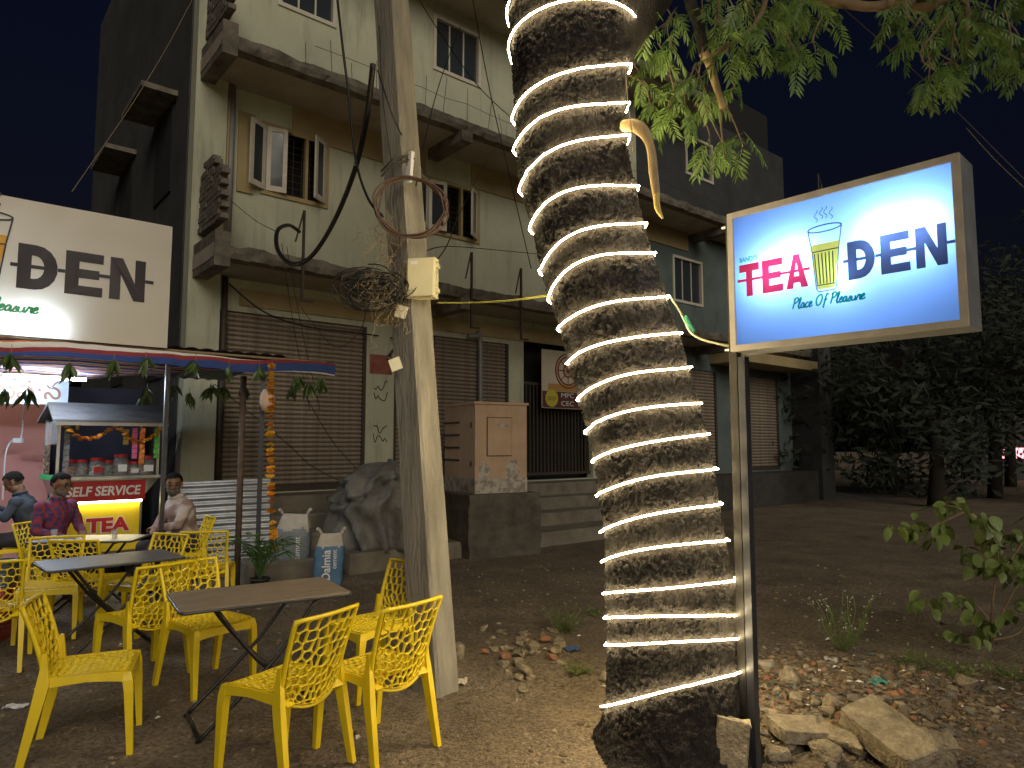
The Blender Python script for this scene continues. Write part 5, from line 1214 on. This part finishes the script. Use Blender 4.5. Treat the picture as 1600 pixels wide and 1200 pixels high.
limb([P(1440, 25, 4.1), P(1420, 55, 4.1), P(1390, 80, 4.1)], [.008, .006, .004], 'twig'); limb([P(1185, 15, 4), P(1150, 30, 4), P(1125, 32, 4)], [.006, .005, .004], 'twig')
# pinnate fronds
def make_frond(seed):
    rq = random.Random(seed); mb = MB(); L = 1.0; pts = []
    for k in range(9): t = k / 8; pts.append(Vector((0, t * L, -.16 * t * t + .02 * math.sin(seed + t * 3))))
    mb.tube(pts, [.009 * (1 - .6 * k / 8) for k in range(9)], 4)
    for k in range(2, 10):
        t = k / 9; p = pts[min(7, int(t * 8))].lerp(pts[min(8, int(t * 8) + 1)], t * 8 - int(t * 8))
        for sg in (-1, 1):
            ll = (.33 if .2 < t < .8 else .26) * rq.uniform(.85, 1.1); an = R(62 - 28 * t + rq.uniform(-8, 8)); d = Vector((sg * math.sin(an), math.cos(an), -.22 - rq.uniform(0, .25))).normalized(); nn = Vector((0, 0, 1)); sd = d.cross(nn).normalized()
            curve = Vector((0, .03, -.02)); w = .035
            a0, a1, a2 = p, p + d * ll * .35 + curve * .3, p + d * ll * .7 + curve * .8; tip = p + d * ll + curve * 1.6
            mb.add([a0, a1 + sd * w + Vector((0, 0, .014)), a2 + sd * w * .75 + Vector((0, 0, .01)), tip, a2 - sd * w * .75 + Vector((0, 0, .01)), a1 - sd * w + Vector((0, 0, .014)), a1, a2], [(0, 1, 6), (1, 2, 7, 6), (2, 3, 7), (3, 4, 7), (4, 5, 6, 7), (5, 0, 6)])
    return mb.mesh('frond', 'leaf')
fronds = [make_frond(k) for k in range(5)]
rr = random.Random(77)
WH = [(1008, 55, 5), (1022, 110, 6), (1004, 150, 5), (1018, 190, 5), (1055, 60, 6), (1050, 100, 6), (1085, 150, 8), (1060, 150, 7), (1125, 20, 7), (1150, 45, 8), (1185, 70, 8), (1170, 25, 7), (1215, 45, 9), (1235, 20, 9), (1262, 60, 8), (1240, 90, 9), (1290, 20, 9), (1215, 100, 8), (1140, 110, 8), (1165, 120, 8), (1105, 190, 7), (1075, 205, 6), (1045, 180, 6), (1035, 215, 5), (1150, 160, 6), (1132, 250, 9), (1160, 245, 5), (1110, 250, 4), (1300, 60, 5), (1270, 100, 6), (1245, 110, 6),
      (1100, 50, 6), (1120, 70, 5), (1195, 30, 6), (1265, 30, 7), (1390, 30, 7), (1420, 15, 7), (1400, 70, 6), (1440, 60, 8), (1425, 95, 6), (1480, 40, 8), (1465, 85, 7), (1505, 70, 8), (1530, 40, 9), (1560, 70, 9), (1545, 95, 7), (1585, 35, 9), (1590, 85, 9), (1490, 120, 6), (1470, 140, 10), (1445, 160, 8), (1515, 130, 6), (1500, 155, 5), (1575, 115, 7), (1600, 120, 7), (1610, 60, 8), (1500, 15, 7), (1620, 20, 7)]
for (px, py, n) in WH:
    base = P(px + rr.uniform(-5, 5), py - 22 + rr.uniform(-6, 6), rr.uniform(3.75, 4.75))
    tw = MB(); tw.tube(crom([base - TB, base - TB + Vector((rr.uniform(-.06, .06), rr.uniform(-.05, .1), .15)), base - TB + Vector((rr.uniform(-.15, .15), rr.uniform(0, .2), .35))], 3), [.003 + .0006 * k for k in range(7)], 5); tw.build('twig', 'twig', tree)
    a0 = rr.random() * 6.3
    for k in range(max(4, int(n * .75))):
        a = a0 + k * 2.4; o = link('frond', fronds[rr.randrange(5)], tree, base - TB + Vector((0, 0, rr.uniform(0, .1))), (R(rr.uniform(-72, -15)), R(rr.uniform(-25, 25)), a)); o.rotation_mode = 'XYZ'; s = rr.uniform(.17, .25); o.scale = (s, s, s)
cr_ = MB(); rq = random.Random(91); cl = [(Vector((3.2 + rq.uniform(-1, 1) * 4.6, 4.6 + rq.uniform(-1, 1) * 3.6, 8.4 + rq.uniform(-1, 1) * 1.9)), rq.uniform(.7, 1.3)) for _ in range(60)]  # unseen leaf mass above the view, added to shade the far facade
for k in range(9000):
    c_, r_ = cl[k % 60]; p = c_ + Vector((rq.gauss(0, 1), rq.gauss(0, 1), rq.gauss(0, .8))).normalized() * r_ * rq.random() ** .4; u = Vector((rq.gauss(0, 1), rq.gauss(0, 1), rq.gauss(0, 1))).normalized(); v = u.orthogonal().normalized() * .05; u *= .15
    if (p.z - HCAM) < p.y * .74 + .2: continue
    cr_.add([p - u - TB, p + v - TB, p + u - TB, p - v - TB], [(0, 1, 2, 3)])
o = cr_.build('crown', 'leaf', tree); o['kind'] = 'stuff'
# light rope: 18 visible turns, photo rows (left, right)
TURNS = [(190, 100), (238, 160), (300, 210), (360, 290), (428, 348), (470, 395), (515, 462), (568, 520), (625, 573), (677, 630), (722, 678), (775, 732), (832, 787), (878, 844), (928, 907), (966, 962), (1008, 997), (1104, 1046)]
vd = math.atan2(YT, t_ax(1.5))           # direction of the trunk seen from the camera
def trunk_pt(al, z, off=.012):
    a = vd + PI + al                      # al = 0 faces the camera, +90 deg right
    r = tr(z) + off
    return Vector((tx(z) + r * math.cos(a), YT + r * math.sin(a), z))
def z_at(al, row):
    lo, hi = -.1, 5.0
    for _ in range(40):
        m = (lo + hi) / 2
        if proj_y(trunk_pt(al, m)) > row: lo = m
        else: hi = m
    return lo
pts = []
TT = list(reversed(TURNS))
rr = random.Random(8)
for i, (yl, yr) in enumerate(TT):
    zl, zr_ = z_at(-PI / 2, yl), z_at(PI / 2, yr); k1, k2 = rr.uniform(-.35, .45), rr.uniform(-.3, .3)
    bl = 30 if yl < 480 else (14 if yl < 700 else (8 if yl < 900 else (1 if yl < 1000 else -2)))   # how far the turn bows upward
    for q in range(33):
        u = q / 32; al = -PI / 2 + PI * u; sx_ = math.sin(al); row = yl + (yr - yl) * (1 + sx_) / 2 - bl * (1 - sx_ * sx_) * (1 - .45 * sx_) + 3.5 * (k1 * math.sin(PI * u) + k2 * math.sin(3 * PI * u)) * math.sin(PI * u)
        z = z_at(al, row); pts.append(trunk_pt(al, z, max(.014, .016 + bark(vd + PI + al, z))))
    zn = z_at(-PI / 2, TT[i + 1][0]) if i + 1 < len(TT) else zr_ + .12
    for q in range(1, 24): u = q / 24; al = PI / 2 + PI * u; pts.append(trunk_pt(al, zr_ + (zn - zr_) * u, .014))
zt = pts[-1].z
for q in range(60): u = q / 59; pts.append(trunk_pt(-PI / 2 + 2 * PI * 1.6 * u, zt + .02 + .34 * u, .014))
rope = thing('light_rope', 'glowing warm white light rope wound round the tree trunk', 'light rope', pts[0])
mb = MB(); mb.tube([p - pts[0] for p in pts], .0048, 8); mb.build('lit_tube', emission('rope_light', (1.0, .79, .44), LED_POWER), rope, True)
mb = MB(); mb.tube([P(977, 108, 3.66) - pts[0], P(981, 160, 3.66) - pts[0], P(987, 200, 3.64) - pts[0], P(989, 240, 3.64) - pts[0]], .004, 5); mb.build('lead_wire', 'tan_wire', rope)

# ================================================================== LIGHT BOX SIGN
sl, sr = P(1141, 450, 3.70), P(1508, 380, 2.89)
sd_ = Vector((sr.x - sl.x, sr.y - sl.y, 0)); SW = sd_.length; srz = math.atan2(sd_.y, sd_.x)
zb_, zt_ = P(1148, 550, 3.70).z, P(1141, 336, 3.70).z; SH = zt_ - zb_; TH = .19
sign = thing('light_box_sign', 'lit blue and white box sign with cup logo on a steel post', 'sign', (sl.x, sl.y, zb_), srz)
mb = MB(); f = .032
mb.box((SW / 2, TH / 2, .006), (SW, TH, .012)); mb.box((SW / 2, TH / 2, SH - .006), (SW, TH, .012)); mb.box((.006, TH / 2, SH / 2), (.012, TH - .002, SH - .026)); mb.box((SW - .006, TH / 2, SH / 2), (.012, TH - .002, SH - .026)); mb.box((SW / 2, TH - .006, SH / 2), (SW - .026, .011, SH - .026))
mb.build('case', mat('tin_case', (.35, .36, .38), (.50, .50, .50), 5, .35, .25, 12, .6), sign)
mb = MB()
mb.box((SW / 2, -.008, f / 2), (SW, .016, f)); mb.box((SW / 2, -.008, SH - f / 2), (SW, .016, f)); mb.box((f / 2, -.0085, SH / 2), (f, .016, SH - 2 * f)); mb.box((SW - f / 2, -.0085, SH / 2), (f, .016, SH - 2 * f))
mb.build('frame', mat('frame_strip', (.36, .32, .26), (.46, .42, .35), 8, .5, .1, 30), sign)
M['face'] = translucent('acrylic_face', (.22, .43, .98), .04, .12)
mb = MB(); mb.add([(f * .5, .004, f * .5), (SW - f * .5, .004, f * .5), (SW - f * .5, .004, SH - f * .5), (f * .5, .004, SH - f * .5)], [(0, 1, 2, 3)]); mb.build('face', 'face', sign)
kk = SW - 2 * f
def fns(u, v, d): return Vector((f + kk * (.012 + (u - .02) * 1.012), .003 - d, SH * .5 + (v - .355) * kk * 1.02))
logo(sign, fns, {k: M['s_' + k] for k in (RED, INK, GRN, TEAY)}, .002)
sm = Matrix.Translation((sl.x, sl.y, zb_)) @ Matrix.Rotation(srz, 4, 'Z')
for q, (x, z, e) in enumerate(((.20, .52, 1.0), (.33, .58, 1.0), (.70, .62, 1.2), (.84, .62, 1.2), (.52, .42, .55))):
    lt = bpy.data.lights.new('sign_bulb', 'POINT'); lt.energy = 3.2 * e; lt.shadow_soft_size = .02; lt.color = (.82, .92, 1.0)
    o = bpy.data.objects.new('sign_bulb', lt); COL.objects.link(o); o.parent = sign; o.location = (SW * x, .072, SH * z)
pst = thing('sign_post', 'dark square steel post carrying the lit box sign', 'post', (sl.x, sl.y, 0), srz)
mb = MB(); mb.box((-.012, .05, zt_ / 2 - .03), (.045, .045, zt_)); mb.build('front_tube', mat('worn_steel', (.012, .011, .010), (.03, .026, .023), 10, .5, .1, 40, .4), pst)
mb = MB(); mb.box((.034, .055, zb_ / 2 - .02), (.040, .05, zb_ - .012)); mb.build('rear_tube', 'blue_steel', pst)
for z in (zb_ + .02, zt_ - .05): mb = MB(); mb.box((-.04, .045, z), (.05, .012, .012)); mb.build('bolt', 'steel', pst)

# ================================================================== RUBBLE, SHRUBS, WEEDS
def rock(name, label, p, size, seed, m='stone', rot=(0, 0, 0), group=None, blocky=.5, sub=3):
    rq = random.Random(seed * 17 + 3); bm = bmesh.new()
    if blocky > .9:      # broken slab: flat faces, ragged ends
        for sx in (-1, 1):
            for k in range(9):
                y = -1 + 2 * k / 8
                for sz in (-1, 1): bm.verts.new((size[0] / 2 * (sx * (1 - .10 * rq.random()) ), size[1] / 2 * y * (1 - .06 * rq.random()), size[2] / 2 * sz * (1 - .03 * rq.random())))
    else:
        for k in range(16):
            v = Vector((rq.gauss(0, 1), rq.gauss(0, 1), rq.gauss(0, 1))).normalized(); mx = max(abs(v.x), abs(v.y), abs(v.z)); v = v.lerp(v / mx, .55) * rq.uniform(.85, 1.1)
            bm.verts.new((v.x * size[0] / 2, v.y * size[1] / 2, v.z * size[2] / 2))
    r = bmesh.ops.convex_hull(bm, input=bm.verts); bmesh.ops.delete(bm, geom=[g for g in r['geom_interior'] if isinstance(g, bmesh.types.BMVert)], context='VERTS')
    if min(size) > .055:
        bmesh.ops.bevel(bm, geom=list(bm.edges), offset=min(size) * .045, segments=1, affect='EDGES', profile=.5)
        bmesh.ops.triangulate(bm, faces=bm.faces)
        if max(size) > .2:
            bmesh.ops.subdivide_edges(bm, edges=[e for e in bm.edges if e.calc_length() > max(size) * .12], cuts=2, use_grid_fill=True)
            bmesh.ops.triangulate(bm, faces=bm.faces)
        sd = Vector((seed * 1.7, 0, 0)); A_ = min(size) * (.10 if blocky > .9 else .07)
        for v in bm.verts: v.co += v.co.normalized() * A_ * (noise.noise(v.co * 14 + sd) + .6 * noise.noise(v.co * 40 + sd))
    me = bpy.data.meshes.new(name); bm.to_mesh(me); bm.free(); me.materials.append(M[m])
    return tag(link(name, me, None, p, rot), label, 'rubble', group)
def slab(label, px, py, size, seed, rot, z=None, m='stone'):
    p = G(px, py, .1); p.z = size[2] / 2 + .02 if z is None else z
    return rock('concrete_slab', label, p, size, seed, m, rot, None, .97, 4)
slab('long broken concrete slab tilted in the rubble pile', 1390, 1168, (.24, .48, .12), 1, (R(12), R(-12), R(14)), .16)
slab('flat stone slab lying beside the sign post', 1255, 1140, (.36, .22, .07), 2, (R(4), R(6), R(10)), .10)
slab('grey concrete block resting behind the tilted slab', 1440, 1165, (.30, .16, .14), 3, (R(4), R(8), R(-22)), .10)
slab('upright concrete slab leaning between trunk and sign post', 1143, 1190, (.16, .10, .34), 4, (R(-8), R(6), R(-18)), .14)
for k, (px, py, s, lb, m) in enumerate(((1236, 1105, (.14, .12, .14), 'orange tinged stone standing in the litter by the post', 'stone'), (1245, 1128, (.13, .1, .06), 'flat pale stone behind the slab by the post', 'stone'), (1305, 1140, (.14, .11, .12), 'square pale stone against the tilted slab', 'stone'), (1268, 1165, (.16, .14, .12), 'mossy rounded stone below the flat slab', 'stone'), (1325, 1185, (.26, .16, .12), 'long tan stone at the foot of the tilted slab', 'stone'), (1215, 1192, (.14, .12, .1), 'speckled stone at the foot of the sign post', 'stone'), (1510, 1088, (.20, .12, .1), 'lone squared stone on the open ground', 'stone'), (1195, 1075, (.16, .14, .1), 'grey boulder half buried behind the sign post', 'conc'), (717, 1030, (.12, .12, .16), 'pale stone leaning on the utility pole foot', 'stone'), (822, 1062, (.14, .12, .12), 'round tan stone in front of the stone scatter', 'stone'), (945, 1070, (.13, .1, .08), 'pale stone against the left of the trunk', 'stone'), (1290, 1195, (.16, .14, .12), 'dark tan stone under the flat slab edge', 'stone'))):
    p = G(px, py); rock('stone', lb, (p.x, p.y, gz(p.x, p.y) + s[2] * .32), s, 20 + k, m, (0, 0, k * 1.3), None, .5)
rr = random.Random(14)
for k in range(46):
    px, py = rr.gauss(815, 38), rr.gauss(1020, 26)
    p = G(px, py); s = rr.uniform(.04, .1)
    rock('stone', 'small stone in the scatter between pole and trunk', (p.x, p.y, gz(p.x, p.y) + s * .2), (s * 1.2, s, s * .7), 60 + k, 'brick' if k % 7 == 0 else 'stone', (0, 0, rr.random() * 6), 'stones scattered between pole and trunk', .45, 2)
for k in range(60):
    px, py = rr.gauss(1330, 90), rr.gauss(1120, 40)
    p = G(px, py)
    if p.x < 1.3 or p.y < 3.5: continue
    s = rr.uniform(.03, .09)
    rock('stone', 'small stone in the rubble pile beyond the sign post', (p.x, p.y, gz(p.x, p.y) + s * .2), (s * 1.2, s, s * .7), 160 + k, 'brick' if k % 11 == 0 else ('conc_dark' if k % 3 else 'stone'), (0, 0, rr.random() * 6), 'stones in the rubble pile', .45, 2)
# broad leaved shrub at the right
leafb = MB(); n = 9; lv_ = []
for k in range(n): t = k / (n - 1); w = .36 * math.sin(PI * t ** .75) ** .8; lv_.append((w, t))
vsl = [Vector((0, t, -.10 * t * t)) for w, t in lv_] + [Vector((w, t, -.10 * t * t + w * .28)) for w, t in lv_] + [Vector((-w, t, -.10 * t * t + w * .28)) for w, t in lv_]
leafb.add(vsl, [(k, k + 1, n + k + 1, n + k) for k in range(n - 1)] + [(k + 1, k, 2 * n + k, 2 * n + k + 1) for k in range(n - 1)]); leafb = leafb.mesh('leaf', 'leaf2', True)
sb_ = G(1548, 1012); bush = thing('leafy_shrub', 'broad leaved green shrub growing at the yard edge', 'shrub', (sb_.x, sb_.y, 0))
STM = [[(1548, 1012), (1552, 930), (1560, 880), (1545, 830), (1500, 795), (1470, 790)], [(1550, 980), (1530, 950), (1500, 932), (1470, 935)], [(1556, 900), (1590, 860), (1610, 820)], [(1548, 1000), (1580, 930), (1605, 900)], [(1510, 798), (1475, 815), (1450, 825), (1410, 825)], [(1552, 1000), (1590, 990), (1610, 960)]]
for st in STM:
    mb = MB(); mb.tube(crom([P(x, y, sb_.y + .1 * math.sin(x)) - sb_ for x, y in st], 5), list(np.linspace(.011, .004, (len(st) - 1) * 5 + 1)), 6); mb.build('stem', 'twig', bush, True)
CL = [(1475, 790, 6), (1485, 785, 4), (1430, 825, 7), (1455, 835, 8), (1410, 822, 4), (1470, 820, 5), (1530, 805, 8), (1550, 820, 8), (1545, 845, 6), (1585, 835, 7), (1510, 865, 8), (1530, 885, 8), (1565, 880, 9), (1590, 870, 7), (1560, 860, 6), (1475, 940, 6), (1445, 950, 5), (1495, 930, 5), (1520, 955, 6), (1490, 985, 6), (1540, 970, 7), (1570, 960, 6), (1600, 940, 7), (1595, 905, 6), (1530, 1000, 4)]
for (px, py, n_) in CL:
    for k in range(int(n_ * 1.6)):
        p = P(px + rr.gauss(0, 10), py + rr.gauss(0, 8), sb_.y + rr.uniform(-.3, .3)) - sb_; o = link('leaf', leafb, bush, p, (R(rr.uniform(-95, -10)), R(rr.uniform(-35, 35)), rr.random() * 6.3)); s = rr.uniform(.075, .14); o.scale = (s, s, s)
# weeds
def weed(label, px, py, h, n, spread, flower=False, seed=0):
    rq = random.Random(seed); p = G(px, py); t = thing('weed', label, 'weed', (p.x, p.y, gz(p.x, p.y) - .01)); st = MB(); lf = MB(); fl = MB()
    for k in range(n):
        a = rq.random() * 6.3; rch = spread * math.sqrt(rq.random()); hh = h * rq.uniform(.4, 1); pp = [Vector((math.cos(a) * rch * q ** .6 + rq.gauss(0, .022) * q, math.sin(a) * rch * q ** .6 + rq.gauss(0, .022) * q, hh * q)) for q in np.linspace(0, 1, 5)]
        st.tube(pp, .0025, 3)
        for q in range(12):
            b = pp[1 + q % 4] + Vector((rq.gauss(0, .012), rq.gauss(0, .012), rq.gauss(0, .012))); d = Vector((rq.gauss(0, 1), rq.gauss(0, 1), rq.uniform(-.2, .8))).normalized() * rq.uniform(.018, .04); s_ = d.cross(Vector((0, 0, 1))).normalized() * .007
            lf.add([b, b + d * .5 + s_, b + d, b + d * .5 - s_], [(0, 1, 2, 3)])
        if flower:
            for q in range(1 + k % 2): fl.box(pp[4] + Vector((rq.gauss(0, .02), rq.gauss(0, .02), rq.gauss(0, .02))), (.006, .006, .006))
    st.build('stem', 'leaf2', t); lf.build('foliage', 'leaf2', t)
    if flower: fl.build('blossom', 'white', t)
weed('low green weed clump on the earth left of the trunk', 885, 985, .26, 34, .22, seed=1); weed('small sprig of weed at the left foot of the trunk', 900, 1062, .08, 12, .12, seed=2); weed('tall thin weed with tiny white blossoms beyond the rubble', 1320, 1020, .5, 34, .25, True, 3)
weed('creeping green weed near the shrub', 1420, 1040, .12, 22, .25, seed=4); weed('ragged weed patch below the broad leaved shrub', 1500, 1062, .14, 20, .25, seed=5); weed('tiny weed tuft in the shade behind the trunk', 930, 960, .1, 8, .1, seed=6)
weed('patch of low weed at the right edge of the yard', 1585, 1060, .14, 18, .25, seed=7)
# coloured scraps
for px, py, c, lb in ((895, 1030, (.05, .09, .22), 'crumpled blue plastic scrap left of the trunk'), (1370, 1100, (.06, .26, .22), 'teal plastic scrap in the litter'), (25, 1101, (.6, .6, .62), 'white paper scrap near the side on chair'), (1300, 1045, (.5, .5, .5), 'grey white plastic sheet in the litter'), (720, 1065, (.6, .52, .42), 'pale torn paper at the utility pole foot')):
    p = G(px, py); rq = random.Random(px); mb = MB(); q = 6; mb.v = [((i / q - .5) * .13, (j / q - .5) * .09, .02 * rq.random() + .006) for i in range(q + 1) for j in range(q + 1)]; mb.f = [(i * (q + 1) + j, (i + 1) * (q + 1) + j, (i + 1) * (q + 1) + j + 1, i * (q + 1) + j + 1) for i in range(q) for j in range(q)]; mb.m = [0] * len(mb.f)
    tag(mb.build('scrap', mat('scrap', c, rough=.5), loc=(p.x, p.y, gz(p.x, p.y)), rot=(0, 0, rq.random() * 3)), lb, 'litter')

# ================================================================== DARK BACKGROUND AT THE RIGHT
def far_tree(label, x, y, h, rad, seed, n=2600, low=.3):
    rq = random.Random(seed); t = thing('tree', label, 'tree', (x, y, 0))
    mb = MB(); mb.tube(crom([(0, 0, 0), (.1, 0, h * .3), (-.1, .1, h * .6), (0, 0, h * .85)], 4), list(np.linspace(.22, .05, 13)), 8); mb.build('trunk', 'bark', t, True)
    mb = MB(); cl = [(Vector((rq.uniform(-1, 1) * rad, rq.uniform(-1, 1) * rad, h * rq.uniform(low, 1))), rq.uniform(.3, .6) * rad) for _ in range(26)]
    for k in range(n):
        c, r = cl[k % 26]; d = Vector((rq.gauss(0, 1), rq.gauss(0, 1), rq.gauss(0, .8))).normalized() * r * rq.random() ** .4; p = c + d; p.z = max(.1, p.z); u = Vector((rq.gauss(0, 1), rq.gauss(0, 1), rq.gauss(0, 1))).normalized(); v = u.orthogonal().normalized() * .06; u *= .17
        mb.add([p - u, p + v, p + u, p - v], [(0, 1, 2, 3)])
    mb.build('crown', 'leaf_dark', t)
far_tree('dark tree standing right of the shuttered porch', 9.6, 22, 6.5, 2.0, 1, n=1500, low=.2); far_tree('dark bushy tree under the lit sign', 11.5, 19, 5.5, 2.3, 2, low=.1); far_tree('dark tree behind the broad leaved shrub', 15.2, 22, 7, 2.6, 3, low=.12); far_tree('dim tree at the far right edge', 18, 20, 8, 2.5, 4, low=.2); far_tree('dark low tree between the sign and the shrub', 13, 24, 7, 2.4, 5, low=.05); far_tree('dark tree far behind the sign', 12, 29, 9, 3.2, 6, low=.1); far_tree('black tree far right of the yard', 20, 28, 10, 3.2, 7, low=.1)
for px, py, Y, w_, h_, c, e, lb in ((1258, 745, 25, .6, .9, (.45, .65, 1.0), 1.2, 'small bluish lit window glimpsed through dark trees'), (1585, 708, 33, 1.6, .5, (.9, .25, .3), 1.4, 'red lit shop front far behind the trees'), (1580, 735, 33.2, 1.8, .9, (.55, .7, 1.0), 1.3, 'white blue lit shop front far behind the trees')):
    p = P(px, py, Y); t = thing('lit_shop', lb, 'shop', (p.x, p.y, 0)); mb = MB(); mb.box((0, .6, 1.6), (w_ + 1.6, 1.0, 3.2)); mb.build('wall', 'wall_side', t); mb = MB(); mb.box((0, .07, p.z), (w_, .05, h_)); mb.build('lit_window', emission('lit_window', c, e), t)
